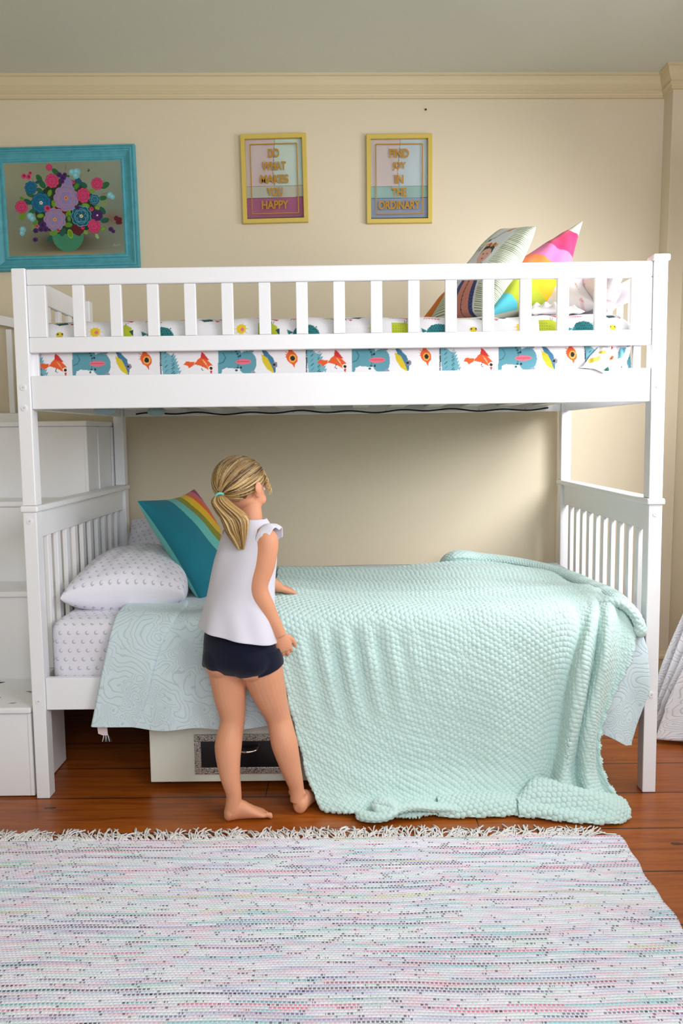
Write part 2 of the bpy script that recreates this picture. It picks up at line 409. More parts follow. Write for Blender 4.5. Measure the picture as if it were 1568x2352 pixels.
def matt_under():
    t = NT('patchwork_mattress_ticking', 0.9, 0.1); o = t.coord(); x, y, z = t.sep(o)
    wn = t.n('ShaderNodeTexWhiteNoise', noise_dimensions='1D'); t.l(t.math('FLOOR', t.math('MULTIPLY', t.math('ADD', x, t.math('MULTIPLY', y, 0.4)), 11)), wn.inputs['W'])
    t.color(t.ramp(wn.outputs['Value'], [(0, s2l((60, 58, 56))), (0.35, s2l((178, 158, 112))), (0.6, s2l((96, 92, 84))), (0.8, s2l((200, 190, 160)))], 'CONSTANT')); return t.m
M['ticking'] = matt_under()

# ---------------------------------------------------------------- 2D painter (patterns printed on cloth, canvas, paper)
class Paint:
    def __init__(s, w, h, res, bg):
        s.w, s.h, s.res = w, h, res; s.nx = int(w/res)+1; s.ny = int(h/res)+1
        s.X, s.Y = np.meshgrid(np.linspace(0, w, s.nx), np.linspace(0, h, s.ny), indexing='ij')
        s.A = np.zeros((s.nx, s.ny, 3)); s.A[:] = s2l(bg)
    def win(s, x0, x1, y0, y1):
        i0 = max(0, int(x0/s.res)-1); i1 = min(s.nx, int(x1/s.res)+3); j0 = max(0, int(y0/s.res)-1); j1 = min(s.ny, int(y1/s.res)+3)
        return slice(i0, max(i0, i1)), slice(j0, max(j0, j1))
    def put(s, sl, m, col): s.A[sl][m] = s2l(col)
    def ell(s, cx, cy, rx, ry, col, rot=0):
        R = max(rx, ry); sl = s.win(cx-R, cx+R, cy-R, cy+R); X = s.X[sl]-cx; Y = s.Y[sl]-cy
        c, q = math.cos(rot), math.sin(rot); a = X*c+Y*q; b = -X*q+Y*c
        s.put(sl, (a/rx)**2+(b/ry)**2 < 1, col)
    def poly(s, pts, col):
        P = np.array(pts); sl = s.win(P[:, 0].min(), P[:, 0].max(), P[:, 1].min(), P[:, 1].max()); X = s.X[sl]; Y = s.Y[sl]
        ins = np.zeros(X.shape, bool); n = len(P)
        for i in range(n):
            x0, y0 = P[i]; x1, y1 = P[(i+1) % n]
            if y0 == y1: continue
            c = ((y0 > Y) != (y1 > Y)) & (X < (x1-x0)*(Y-y0)/(y1-y0)+x0); ins ^= c
        s.put(sl, ins, col)
    def line(s, p0, p1, w, col):
        p0 = np.array(p0); p1 = np.array(p1)
        sl = s.win(min(p0[0], p1[0])-w, max(p0[0], p1[0])+w, min(p0[1], p1[1])-w, max(p0[1], p1[1])+w)
        X = s.X[sl]-p0[0]; Y = s.Y[sl]-p0[1]; d = p1-p0; L = (d**2).sum()+1e-12
        t = np.clip((X*d[0]+Y*d[1])/L, 0, 1); s.put(sl, (X-t*d[0])**2+(Y-t*d[1])**2 < w*w, col)
    def pl(s, pts, w, col):
        for a, b in zip(pts[:-1], pts[1:]): s.line(a, b, w, col)
    def rose(s, cx, cy, r, col, lc, centre=None, sy=1.0, n=9):
        for k in range(n):
            a = 2*PI*k/n+0.3; s.ell(cx+0.72*r*math.cos(a), cy+0.72*r*sy*math.sin(a), 0.36*r, 0.36*r, lc)
        for k in range(n):
            a = 2*PI*k/n+0.3; s.ell(cx+0.70*r*math.cos(a), cy+0.70*r*sy*math.sin(a), 0.32*r, 0.32*r, col)
        s.ell(cx, cy, 0.74*r, 0.74*r*sy, lc); s.ell(cx, cy, 0.69*r, 0.69*r*sy, col)
        for k in range(6):
            a = 2*PI*k/6; s.ell(cx+0.36*r*math.cos(a), cy+0.36*r*sy*math.sin(a), 0.27*r, 0.27*r, lc); s.ell(cx+0.34*r*math.cos(a), cy+0.34*r*sy*math.sin(a), 0.235*r, 0.235*r, col)
        if centre:
            for k in range(5): s.ell(cx+0.12*r*math.cos(k*1.3), cy+0.12*r*math.sin(k*1.3), 0.07*r, 0.07*r, centre)
            s.ell(cx, cy, 0.05*r, 0.05*r, (90, 20, 20))
        else:
            s.ell(cx, cy, 0.2*r, 0.2*r, lc); s.ell(cx+0.02*r, cy+0.02*r, 0.15*r, 0.15*r, col)
    def sample(s, U, V):
        """U,V in metres"""
        i = np.clip((U/s.res).round().astype(int), 0, s.nx-1); j = np.clip((V/s.res).round().astype(int), 0, s.ny-1); return s.A[i, j]

# ================================================================ SETTING
TL = 0.01261
def tilt(c):   # the old house: walls and ceiling lean a little against the floor
    x, y, z = c; return (x*math.cos(TL)+z*math.sin(TL), y, -x*math.sin(TL)+z*math.cos(TL))
CZ = 2.80
def st(o): o['kind'] = 'structure'; return o
st(MB().box(-2.7, 1.8, -4.2, 1.4, -0.06, 0.0, 0).build('floor', M['floor']))
st(MB().box(-2.7, 1.75, 1.20, 1.32, -0.04, CZ+0.05, 0).build('wall_back', M['wall'], fn=tilt))
st(MB().box(1.43, 1.503, 1.10, 1.21, -0.03, CZ, 0.002).build('trim_1', M['wall'], fn=tilt))
w = MB()   # right wall with a window opening y -1.0..0.45, z 0.85..2.3
w.box(1.503, 1.62, 0.30, 1.25, -0.03, CZ+0.05, 0); w.box(1.503, 1.62, -4.1, -2.95, -0.03, CZ+0.05, 0); w.box(1.503, 1.62, -1.75, -0.85, -0.03, CZ+0.05, 0); w.box(1.503, 1.62, -2.95, -1.75, -0.03, 1.25, 0); w.box(1.503, 1.62, -2.95, -1.75, 2.55, CZ+0.05, 0)
w.box(1.503, 1.62, -0.85, 0.30, -0.03, 1.20, 0); w.box(1.503, 1.62, -0.85, 0.30, 2.25, CZ+0.05, 0)
st(w.build('wall_right', M['wall'], fn=tilt))
st(MB().box(-2.62, -2.5, -4.1, 1.25, -0.04, CZ+0.05, 0).build('wall_left', M['otherwall'], fn=tilt))
w = MB(); w.box(-2.6, 1.6, -4.1, -4.0, -0.04, 0.9, 0); w.box(-2.6, 1.6, -4.1, -4.0, 2.6, CZ+0.05, 0); w.box(1.10, 1.6, -4.1, -4.0, 0.9, 2.6, 0)
w.box(-2.6, -2.15, -4.1, -4.0, 0.9, 2.6, 0); w.box(-0.85, -0.50, -4.1, -4.0, 0.9, 2.6, 0)
st(w.build('wall_front', M['otherwall'], fn=tilt))
st(MB().box(-2.65, 1.65, -4.15, 1.3, CZ, CZ+0.1, 0).build('ceiling', M['ceiling'], fn=tilt))
def win_frame(name, axis, a0, a1, z0, z1, p):
    w = MB(); t_ = 0.05
    def b(u0, u1, z0_, z1_):
        if axis == 'x': w.box(p, p+0.05, u0, u1, z0_, z1_, 0.003)
        else: w.box(u0, u1, p, p+0.05, z0_, z1_, 0.003)
    b(a0, a0+t_, z0, z1); b(a1-t_, a1, z0, z1); b(a0+t_, a1-t_, z0, z0+t_); b(a0+t_, a1-t_, z1-t_, z1)
    m = (z0+z1)/2; b(a0+t_, a1-t_, m-0.02, m+0.02); c = (a0+a1)/2; b(c-0.015, c+0.015, z0+t_, m-0.02); b(c-0.015, c+0.015, m+0.02, z1-t_)
    st(w.build(name, M['white'], fn=tilt))
win_frame('window_1', 'x', -0.85, 0.30, 1.20, 2.25, 1.56)
win_frame('window_4', 'x', -2.95, -1.75, 1.25, 2.55, 1.56)
win_frame('window_2', 'y', -0.50, 1.10, 0.9, 2.6, -4.08)
win_frame('window_3', 'y', -2.15, -0.85, 0.9, 2.6, -4.08)
# crown moulding: profile swept along the back wall and around the corner post
def crown_profile():   # (projection, drop) pairs from ceiling
    return [(0.0, 0.0), (0.044, 0.0), (0.044, 0.010), (0.036, 0.013), (0.034, 0.028), (0.028, 0.045), (0.020, 0.055), (0.016, 0.060), (0.016, 0.066), (0.020, 0.069), (0.020, 0.074), (0.012, 0.080), (0.010, 0.086), (0.012, 0.090), (0.012, 0.096), (0.0, 0.098)]
def sweep_wall(name, profile, path, z0, sign, mat):
    """path: list of (x,y) wall points with outward normals mitred"""
    V = []; n = len(path)
    for i, (x, y) in enumerate(path):
        ns = []
        if i > 0: ns.append(path[i-1])
        d = []
        for a, b in ((i-1, i), (i, i+1)):
            if a < 0 or b >= n: continue
            dx = path[b][0]-path[a][0]; dy = path[b][1]-path[a][1]; L = math.hypot(dx, dy); d.append((dy/L, -dx/L))
        if len(d) == 1: nx, ny = d[0]
        else:
            nx = d[0][0]+d[1][0]; ny = d[0][1]+d[1][1]; k = 1/(1+d[0][0]*d[1][0]+d[0][1]*d[1][1]); nx *= k; ny *= k
        for (p, q) in profile: V.append(tilt((x+nx*p, y+ny*p, z0+sign*q)))
    m = len(profile); F = []
    for i in range(n-1):
        for j in range(m): F.append((i*m+j, i*m+(j+1) % m, (i+1)*m+(j+1) % m, (i+1)*m+j))
    F.append(tuple(range(m))); F.append(tuple(range((n-1)*m, n*m))[::-1])
    return st(mk(name, V, F, mat))
PATH = [(-2.5, 1.20), (1.43, 1.20), (1.43, 1.10), (1.503, 1.10), (1.503, -3.99)]
sweep_wall('trim_2', crown_profile(), PATH, CZ, -1, M['trim'])
bb = [(0.0, 0.0), (0.018, 0.0), (0.018, 0.165), (0.024, 0.168), (0.022, 0.180), (0.012, 0.188), (0.008, 0.2), (0.0, 0.2)]
o = sweep_wall('baseboard_back', bb, [(-2.5, 1.20), (1.43, 1.20), (1.43, 1.10), (1.5, 1.10)], 0.0, 1, M['trim'])
o = sweep_wall('baseboard_right', bb, [(1.503, 1.076), (1.503, -3.99)], 0.0, 1, M['trim'])
# a nail left in the wall and one under it
nl = MB().cyl(tilt((0.36, 1.201, 2.66)), tilt((0.36, 1.190, 2.655)), 0.004, n=8).build('nail', M['black']); tag(nl, 'tiny dark nail left in the cream wall above and right of the prints', 'nail')

# ================================================================ BUNK BED
A = 1.035; W_ = 0.044; DP = 0.053; D = 1.134
bed = empty('bunk_bed', 'white painted wooden bunk bed with slatted ends and guard rail', 'bunk bed')
def screw(x, z, par, y=-0.001):
    o = MB().cyl((x, y-0.0015, z), (x, y+0.004, z), 0.009, 0.0095, 20).cyl((x, y-0.0022, z), (x, y-0.0010, z), 0.0035, n=10, mi=1).build('bolt_cover', [M['white'], M['screw']], par, label='round bolt cover')
def post(x0, y0, z0, z1, cap, screws=()):
    m = MB().box(x0, x0+W_, y0, y0+DP, z0, z1, 0.003)
    o = m.build('post', M['white'], bed)
    for z in screws: screw(x0+W_/2, z, o)
    return o
H1 = 0.985
for sx, scL, scU in ((-1, (0.335, 0.935), (1.30, 1.365)), (1, (0.335, 0.935), (1.345, 1.69))):
    x0 = -A if sx < 0 else A-W_
    post(x0, 0.0, 0.0, H1-0.021, 0, scL)
    p = post(x0, 0.001, H1+0.0005, 1.738 if sx < 0 else 1.734, 0, scU)
    if sx > 0:
        MB().box(x0-0.004, x0+W_+0.006, -0.005, DP+0.005, 1.734, 1.755, 0.006, 3).build('post_cap', M['white'], p)
    post(x0, D-DP, 0.0, H1-0.021, 0)
    post(x0, D-DP, H1+0.0005, 1.545, 0)
    # cap strip over the lower end panel, runs over both posts
    MB().box(x0-0.007, x0+W_+0.007, -0.007, D+0.004, H1-0.021, H1, 0.006, 3).build('cap_rail', M['white'], bed)
    # lower end panel
    xa = x0+0.012; xb = x0+W_-0.012
    e = MB().box(xa, xb, DP, D-DP, 0.875, H1-0.0215, 0.002).build('end_rail', M['white'], bed)
    MB().box(xa, xb, DP, D-DP, 0.30, 0.41, 0.003).build('end_rail', M['white'], bed)
    n = 10
    for k in range(n):
        yc = DP + (D-2*DP)*(k+1)/(n+1)
        MB().box(x0+W_/2-0.008, x0+W_/2+0.008, yc-0.017, yc+0.017, 0.411, 0.8745, 0.002).build('slat', M['white'], e)
    # end board carrying the upper bunk
    MB().box(xa, xb, DP, D-DP, 1.295, 1.40, 0.003).build('end_rail', M['white'], bed)
# long beams
for y0, z0, z1 in ((0.008, 1.296, 1.402), (D-0.036, 1.296, 1.402), (0.008, 0.302, 0.410), (D-0.036, 0.302, 0.410)):
    MB().box(-A+W_+0.0005, A-W_-0.0005, y0, y0+0.026, z0, z1, 0.003).build('side_rail', M['white'], bed)
# screws heads on the rear beam
for k in range(9): MB().cyl((-0.85+0.21*k, D-0.037, 1.308), (-0.85+0.21*k, D-0.034, 1.308), 0.004, n=10).build('screw', M['screw'], bed)
# guard rail, front
g = MB().box(-A+W_+0.0005, A-W_-0.0005, 0.008, 0.030, 1.686, 1.736, 0.005, 3).build('guard_rail', M['white'], bed)
MB().box(-A+W_+0.0005, A-W_-0.0005, 0.008, 0.030, 1.475, 1.523, 0.003).build('rail_bottom', M['white'], g)
MB().box(-A+W_+0.001, -0.932, 0.009, 0.028, 1.5235, 1.6855, 0.002).build('end_board', M['white'], g)
MB().box(0.924, A-W_-0.001, 0.009, 0.028, 1.5235, 1.6855, 0.002).build('end_board', M['white'], g)
for k in range(15):
    xc = -0.829+0.1183*k
    MB().box(xc-0.0185, xc+0.0185, 0.010, 0.027, 1.5235, 1.6855, 0.002).build('slat', M['white'], g)
# mid support blocks between beam and guard rail
for x in (-0.985, 0.955): MB().box(x-0.012, x+0.012, 0.034, 0.050, 1.402, 1.52, 0.002).build('support_block', M['white'], g)
# upper end guards: left one stops half way for the stairs
for sx, yend in ((-1, 0.66), (1, D-DP)):
    x0 = -A+0.012 if sx < 0 else A-W_+0.012; x1 = x0+0.020
    e = MB().box(x0, x1, DP+0.001, yend, 1.655, 1.728, 0.004, 3).build('end_guard', M['white'], bed)
    MB().box(x0, x1, DP+0.001, yend, 1.50, 1.54, 0.003).build('rail_bottom', M['white'], e)
    n = 5 if sx < 0 else 8
    for k in range(n):
        yc = DP + (yend-DP)*(k+0.75)/(n+0.5)
        MB().box(x0+0.003, x1-0.003, yc-0.017, yc+0.017, 1.5405, 1.6545, 0.002).build('slat', M['white'], e)
    if sx < 0: MB().box(x0-0.008, x0+0.030, yend+0.0005, yend+0.045, 1.4005, 1.742, 0.004, 3).build('guard_post', M['white'], e)
# bunk slats under both mattresses
for z in (1.322, 0.330):
    for k in range(12):
        xc = -0.90+0.1636*k
        MB().box(xc-0.035, xc+0.035, 0.035, D-0.037, z, z+0.016, 0.002).build('bed_slat', M['white2'], bed)

# ================================================================ STAIRS
stz = empty('storage_staircase', 'white storage staircase climbing beside the left end of the bunk bed', 'staircase')
SX0, SX1 = -1.50, -1.045
steps = [(0.0, 0.313), (0.31, 0.645), (0.52, 0.96), (0.715, 1.272)]
ys = [s[0] for s in steps]+[1.13]
for k, (y0, z) in enumerate(steps):
    o = MB().box(SX0, SX1, y0+0.014, ys[k+1]+0.013, 0.004 if k == 0 else 0.29, z-0.0215, 0.002).build('step_box', M['white'], stz)
    tr = MB().box(SX0-0.002, SX1+0.003, y0, ys[k+1]+0.013, z-0.021, z, 0.006, 3).build('tread', M['white'], stz)
    # raised panel stile on the riser
    MB().box(SX1-0.012, SX1-0.0005, y0+0.011, y0+0.0138, (steps[k-1][1]+0.001 if k else 0.006), z-0.023, 0.001).build('riser_trim', M['white'], o)
    if k == 0:
        for (x, y, w_, h_, a, m) in ((-1.205, 0.10, 0.028, 0.013, 0.2, 'sticker_blue'), (-1.30, 0.14, 0.018, 0.007, 0.5, 'sticker_blue'), (-1.262, 0.285, 0.020, 0.010, 0.0, 'sticker_dark'), (-1.105, 0.17, 0.024, 0.008, -0.5, 'sticker_grey'), (-1.12, 0.05, 0.016, 0.006, 0.3, 'sticker_grey')):
            pts = [(x+w_*r*math.cos(t_)*math.cos(a)-h_*r*math.sin(t_)*math.sin(a), y+w_*r*math.cos(t_)*math.sin(a)+h_*r*math.sin(t_)*math.cos(a)) for t_, r in [(2*PI*i/9, 1.0 if i % 2 else 0.55) for i in range(9)]]
            MB().poly(pts, (z-0.0005, z+0.0012), 'z').build('sticker', M[m], tr, label={'sticker_blue': 'torn blue sticker', 'sticker_dark': 'torn dark sticker', 'sticker_grey': 'torn grey sticker'}[m])
MB().box(SX0, SX0+0.018, 0.33, 1.12, 0.0, 0.2895, 0.002).build('side_panel', M['white'], stz); MB().box(SX0+0.019, SX1-0.001, 1.10, 1.12, 0.0, 0.2895, 0.002).build('back_panel', M['white'], stz)  # panels added to shut light out of the hollow under the steps
# platform side frame against the bed
for ya in (0.86, 1.06): MB().box(-1.0445, -1.038, ya, ya+0.04, 0.98, 1.25, 0.001).build('side_stile', M['white'], stz)
# rear guard of the staircase: arched top rail and slats
pts_t = []; pts_b = []
for i in range(15):
    x = -2.05+0.62*i/14; a = 1-((x+1.78)/0.36)**2
    zt = 1.70+0.055*a+ (0.02 if x < -1.6 else 0); pts_t.append((x, zt+0.03)); pts_b.append((x, zt-0.012))
gr = MB().poly(pts_t+pts_b[::-1], (1.150, 1.170), 'y').build('arched_rail', M['white'], stz)
MB().box(-2.05, -1.43, 1.150, 1.170, 1.274, 1.32, 0.002).build('rail_bottom', M['white'], gr)
for k in range(5): MB().box(-2.03+0.128*k-0.012, -2.03+0.128*k+0.012, 1.152, 1.168, 1.3205, 1.70, 0.002).build('slat', M['white'], gr)
MB().box(-2.05, -1.44, 1.152, 1.172, 0.0, 1.273, 0.002).build('back_panel', M['white'], stz)

# ================================================================ MATTRESSES
def round_box(name, x0, x1, y0, y1, z0, z1, r, mat, parent=None, seg=6):
    o = MB().box(x0, x1, y0, y1, z0, z1, r, seg).build(name, mat, parent, True); box_uv(o); return o
lm = round_box('mattress', -0.985, 0.985, 0.038, 1.085, 0.347, 0.600, 0.05, M['moon'])
tag(lm, 'lower bunk mattress in a fitted sheet printed with small grey moons', 'mattress')
# top mattress: thing > ticking core + animal print sheet
um = empty('mattress', 'upper bunk mattress in a white sheet printed with colourful birds and animals', 'mattress')
round_box('ticking', -0.975, 0.93, 0.045, 1.085, 1.339, 1.40, 0.015, M['ticking'], um, 2)
def animal_sheet():
    Wd, Hd = 2.0, 0.46
    p = Paint(Wd, Hd, 0.0018, (236, 233, 236))
    TEAL = (92, 152, 166); DT = (32, 92, 100); OR = (226, 92, 38); YL = (214, 190, 40); LIME = (176, 186, 40); BK = (25, 25, 32); PK = (226, 110, 130); RD = (205, 50, 45)
    per = 0.452
    # row A: visible between rails, v centre ~0.105 (z 1.44)
    for k in range(-1, 5):
        X = 0.075+per*k + (0.02 if k % 2 else 0)
        v = 0.105
        # red-orange bird
        p.poly([(X-0.03, v-0.005), (X-0.015, v+0.012), (X+0.0, v+0.022), (X+0.028, v-0.005), (X+0.034, v-0.018), (X+0.022, v-0.026), (X-0.004, v-0.012)], OR)
        p.poly([(X-0.008, v+0.016), (X-0.006, v+0.036), (X+0.004, v+0.03), (X+0.022, v+0.006)], RD)
        p.poly([(X-0.028, v+0.002), (X-0.055, v+0.004), (X-0.064, v-0.006), (X-0.05, v-0.01), (X-0.046, v-0.018), (X-0.03, v-0.008)], OR)
        p.ell(X+0.026, v-0.019, 0.0085, 0.0085, (245, 235, 220)); p.ell(X+0.026, v-0.019, 0.005, 0.005, BK)
        p.poly([(X+0.030, v-0.026), (X+0.026, v-0.046), (X+0.022, v-0.026)], RD)
        for i in range(5): p.line((X+0.0+0.004*i, v+0.008-0.006*i), (X+0.008+0.003*i, v+0.0-0.005*i), 0.0008, (250, 190, 150))
        p.pl([(X-0.002, v-0.012), (X-0.006, v-0.022), (X+0.0, v-0.026)], 0.001, BK)
        # teal hippo-bear lying on its side
        Y = X+0.095
        p.poly([(Y-0.045, v+0.05), (Y+0.02, v+0.05), (Y+0.035, v+0.02), (Y+0.02, v-0.022), (Y-0.02, v-0.018), (Y-0.034, v-0.024), (Y-0.038, v-0.046), (Y-0.047, v-0.04)], TEAL)
        for i in range(9): p.ell(Y+0.018+0.016*math.sin(i*0.35)-0.012, v+0.045-0.009*i, 0.004, 0.004, DT)
        p.ell(Y+0.048, v-0.002, 0.030, 0.038, TEAL); p.ell(Y+0.062, v+0.038, 0.008, 0.008, (150, 150, 170)); p.ell(Y+0.066, v-0.036, 0.008, 0.008, (150, 150, 170))
        p.ell(Y+0.035, v+0.001, 0.026, 0.009, PK); p.line((Y+0.015, v+0.001), (Y+0.055, v+0.001), 0.0012, RD)
        p.ell(Y+0.026, v+0.02, 0.003, 0.004, BK); p.ell(Y+0.028, v-0.018, 0.003, 0.004, BK)
        p.pl([(Y-0.03, v+0.03), (Y-0.022, v+0.015), (Y-0.03, v), (Y-0.042, v-0.004)], 0.001, DT)
        # blue and yellow bird
        Y = X+0.212
        p.poly([(Y-0.024, v+0.042), (Y-0.006, v+0.034), (Y+0.014, v+0.012), (Y+0.022, v-0.012), (Y+0.02, v-0.04), (Y+0.008, v-0.02), (Y-0.012, v+0.012)], (62, 118, 150))
        p.poly([(Y-0.024, v+0.026), (Y-0.004, v+0.012), (Y+0.008, v-0.012), (Y+0.018, v-0.04), (Y-0.006, v-0.024), (Y-0.02, v+0.0)], YL)
        p.ell(Y+0.020, v-0.010, 0.009, 0.009, (130, 130, 150)); p.ell(Y+0.017, v-0.010, 0.0045, 0.0045, BK)
        # orange eye bird
        Y = X+0.288
        p.ell(Y, v+0.012, 0.017, 0.022, OR, 0.5); p.ell(Y+0.002, v+0.010, 0.012, 0.013, (236, 172, 70)); p.ell(Y+0.002, v+0.010, 0.0075, 0.0085, BK)
        p.poly([(Y-0.002, v-0.006), (Y+0.008, v-0.022), (Y+0.010, v-0.004)], OR); p.poly([(Y-0.014, v+0.028), (Y-0.006, v+0.046), (Y+0.006, v+0.03)], OR)
        for i in range(3): p.line((Y-0.012, v+0.012+0.007*i), (Y-0.022, v+0.014+0.009*i), 0.001, OR)
        # hedgehog
        Y = X+0.362
        p.poly([(Y-0.028, v+0.04), (Y-0.006, v+0.034), (Y+0.014, v+0.02), (Y+0.026, v+0.0), (Y+0.028, v-0.035), (Y-0.02, v-0.05), (Y-0.026, v)], (112, 170, 184))
        for i in range(16):
            a = i*0.42; p.line((Y-0.015+0.028*abs(math.sin(i*2.1)), v+0.03-0.005*i), (Y-0.007+0.028*abs(math.sin(i*2.1)), v+0.038-0.005*i), 0.0009, DT)
            q = v+0.035-0.0052*i; p.line((Y-0.029, q), (Y-0.027, q-0.003), 0.0016, BK)
        for i in range(6): p.poly([(Y+0.012+0.003*i, v+0.022-0.01*i), (Y+0.024+0.003*i, v+0.026-0.01*i), (Y+0.018+0.003*i, v+0.012-0.01*i)], (112, 170, 184))
        # leaves below
        p.poly([(X+0.15, v-0.05), (X+0.19, v-0.062), (X+0.155, v-0.07)], (90, 120, 60))
        # row B: above the mid rail, v ~0.205..0.26
        v2 = 0.197
        q = X+0.035
        p.pl([(q-0.05, v2+0.052), (q-0.02, v2+0.06), (q+0.01, v2+0.056), (q+0.055, v2+0.07)], 0.0018, DT); p.poly([(q-0.045, v2+0.05), (q-0.01, v2+0.06), (q+0.0, v2+0.046), (q-0.03, v2+0.040)], (24, 70, 66))
        p.poly([(q+0.01, v2+0.058), (q+0.04, v2+0.052), (q+0.055, v2+0.072), (q+0.03, v2+0.07)], (30, 74, 64)); p.poly([(q+0.0, v2+0.05), (q+0.022, v2+0.05), (q+0.012, v2+0.04)], RD)
        q = X+0.125
        for i in range(10):
            a = i*0.628; p.poly([(q+0.008*math.cos(a-0.3), v2+0.012+0.008*math.sin(a-0.3)), (q+0.026*math.cos(a), v2+0.012+0.026*math.sin(a)), (q+0.008*math.cos(a+0.3), v2+0.012+0.008*math.sin(a+0.3))], (222, 190, 30))
        p.ell(q, v2+0.012, 0.016, 0.016, (228, 196, 30)); p.ell(q+0.004, v2+0.010, 0.006, 0.006, PK)
        q = X+0.215
        p.poly([(q-0.035, v2-0.01), (q-0.035, v2+0.034), (q+0.01, v2+0.034), (q+0.028, v2+0.022), (q+0.03, v2-0.01)], LIME)
        for i in range(14): p.ell(q-0.03+0.0075*(i % 5), v2+0.002+0.009*(i//5), 0.0014, 0.0014, (120, 120, 30))
        p.poly([(q+0.02, v2+0.01), (q+0.034, v2+0.016), (q+0.034, v2-0.008)], (20, 70, 60)); p.line((q+0.006, v2+0.034), (q+0.006, v2+0.046), 0.0009, BK); p.line((q+0.012, v2+0.034), (q+0.014, v2+0.046), 0.0009, BK)
        p.pl([(q-0.04, v2+0.062), (q, v2+0.068), (q+0.03, v2+0.058)], 0.0014, DT); p.poly([(q-0.01, v2+0.066), (q+0.025, v2+0.048), (q+0.03, v2+0.058)], RD); p.pl([(q-0.04, v2+0.078), (q+0.03, v2+0.073)], 0.001, RD); p.poly([(q+0.015, v2+0.076), (q+0.032, v2+0.07), (q+0.03, v2+0.08)], RD)
        q = X+0.315
        for i in range(6): p.line((q-0.028+0.009*i, v2+0.056), (q-0.031+0.009*i, v2+0.047), 0.0011, PK)
        p.line((q-0.03, v2+0.058), (q+0.02, v2+0.05), 0.0022, (214, 90, 110)); p.pl([(q-0.02, v2+0.074), (q+0.03, v2+0.07)], 0.0016, (190, 170, 50))
        q = X+0.335
        for i in range(20):
            a = PI*i/19; p.line((q, v2-0.012), (q+0.042*math.cos(a), v2-0.012+0.036*math.sin(a)), 0.0034, (30, 118, 122))
        for i in range(4):
            for j in range(8): p.ell(q-0.03+0.0085*j+0.004*(i % 2), v2-0.006+0.008*i, 0.0016, 0.0026, (16, 62, 70))
        p.poly([(q-0.04, v2+0.0), (q-0.062, v2+0.01), (q-0.058, v2-0.006)], (30, 118, 122))
        q = X+0.42
        for i in range(5): p.poly([(q-0.02+0.008*i, v2+0.056), (q-0.028+0.009*i, v2+0.07), (q-0.012+0.008*i, v2+0.06)], (206, 196, 60))
        p.line((q-0.03, v2+0.058), (q+0.03, v2+0.05), 0.001, (150, 150, 50)); p.ell(q+0.022, v2+0.004, 0.012, 0.010, YL); p.ell(q+0.016, v2+0.006, 0.003, 0.003, BK); p.ell(q+0.03, v2+0.006, 0.003, 0.003, BK)
    # wider scatter on the top of the bed
    r = random.Random(3)
    for i in range(60):
        x = r.uniform(0, 2); y = r.uniform(0.29, 0.45); p.ell(x, y, r.uniform(0.008, 0.02), r.uniform(0.005, 0.012), r.choice([TEAL, OR, YL, LIME, DT, PK]), r.uniform(0, 3))
    # profile: arc length -> (y, z)
    xs = np.linspace(-0.990, 0.945, 1060)
    s = np.concatenate([np.linspace(0.0, 0.30, 170), np.linspace(0.302, 1.30, 60)])
    prof = []; r0 = 0.055; z0 = 1.335; zt = 1.583; y0 = 0.047
    for q in s:
        hs = zt-r0-z0
        if q < hs: prof.append((y0-0.006*math.sin(PI*q/hs), z0+q))
        elif q < hs+r0*PI/2:
            a = (q-hs)/r0; prof.append((y0+r0-r0*math.cos(a), zt-r0+r0*math.sin(a)))
        else:
            d = q-hs-r0*PI/2; yy = y0+r0+d
            prof.append((min(yy, 1.085), zt + 0.004*math.sin(d*9) - max(0, yy-1.085)))
    prof = np.array(prof)
    X, S = np.meshgrid(xs, s, indexing='ij')
    Yp = np.broadcast_to(prof[:, 0], X.shape).copy(); Zp = np.broadcast_to(prof[:, 1], X.shape).copy()
    n1 = snoise(X*30, S*14, 4, 7); n2 = snoise(X*6, S*8, 9, 5)
    top = np.clip((Zp-1.50)/0.06, 0, 1)
    Yp += 0.0016*n1*(1-top*0.5); Zp += top*(0.007*n2+0.004*n1)
    # rounded ends
    e = np.minimum(X+0.990, 0.945-X); k = np.clip(1-e/0.05, 0, 1)
    Zp -= top*0.05*(1-np.sqrt(np.clip(1-k**2, 0, 1))); Yp += (1-top)*0.03*(1-np.sqrt(np.clip(1-k**2, 0, 1)))*(Yp < 0.5)
    # pulled folds near the right end and untucked corner
    rr = np.clip((X-0.70)/0.2, 0, 1); Yp += rr*(1-top)*0.006*np.sin((X*1.0-S*0.6)*110)-rr*0.003*(1-top)
    U = X+0.990; skew = np.clip((X-0.72)/0.2, 0, 1)*S*0.5
    colr = p.sample(U+skew*0.3, np.minimum(S, 0.458))
    o = grid_obj('fitted_sheet', np.stack([X, Yp, Zp], -1), M['print'], um, color=colr, flip=False, label='white cotton sheet printed with birds and animals')
    # end flap closing the right and left side
    for xe, nm in ((0.944, 'sheet_end'), (-0.9895, 'sheet_end')):
        V = [(xe, 0.075+0.0, 1.335)]+[(xe, q[0]+0.03, min(q[1], 1.54)) for q in prof[::8]]+[(xe, 1.085, 1.335)]
        mk('sheet_end', V, [tuple(range(len(V)))], M['sheetplain'], um)
animal_sheet()
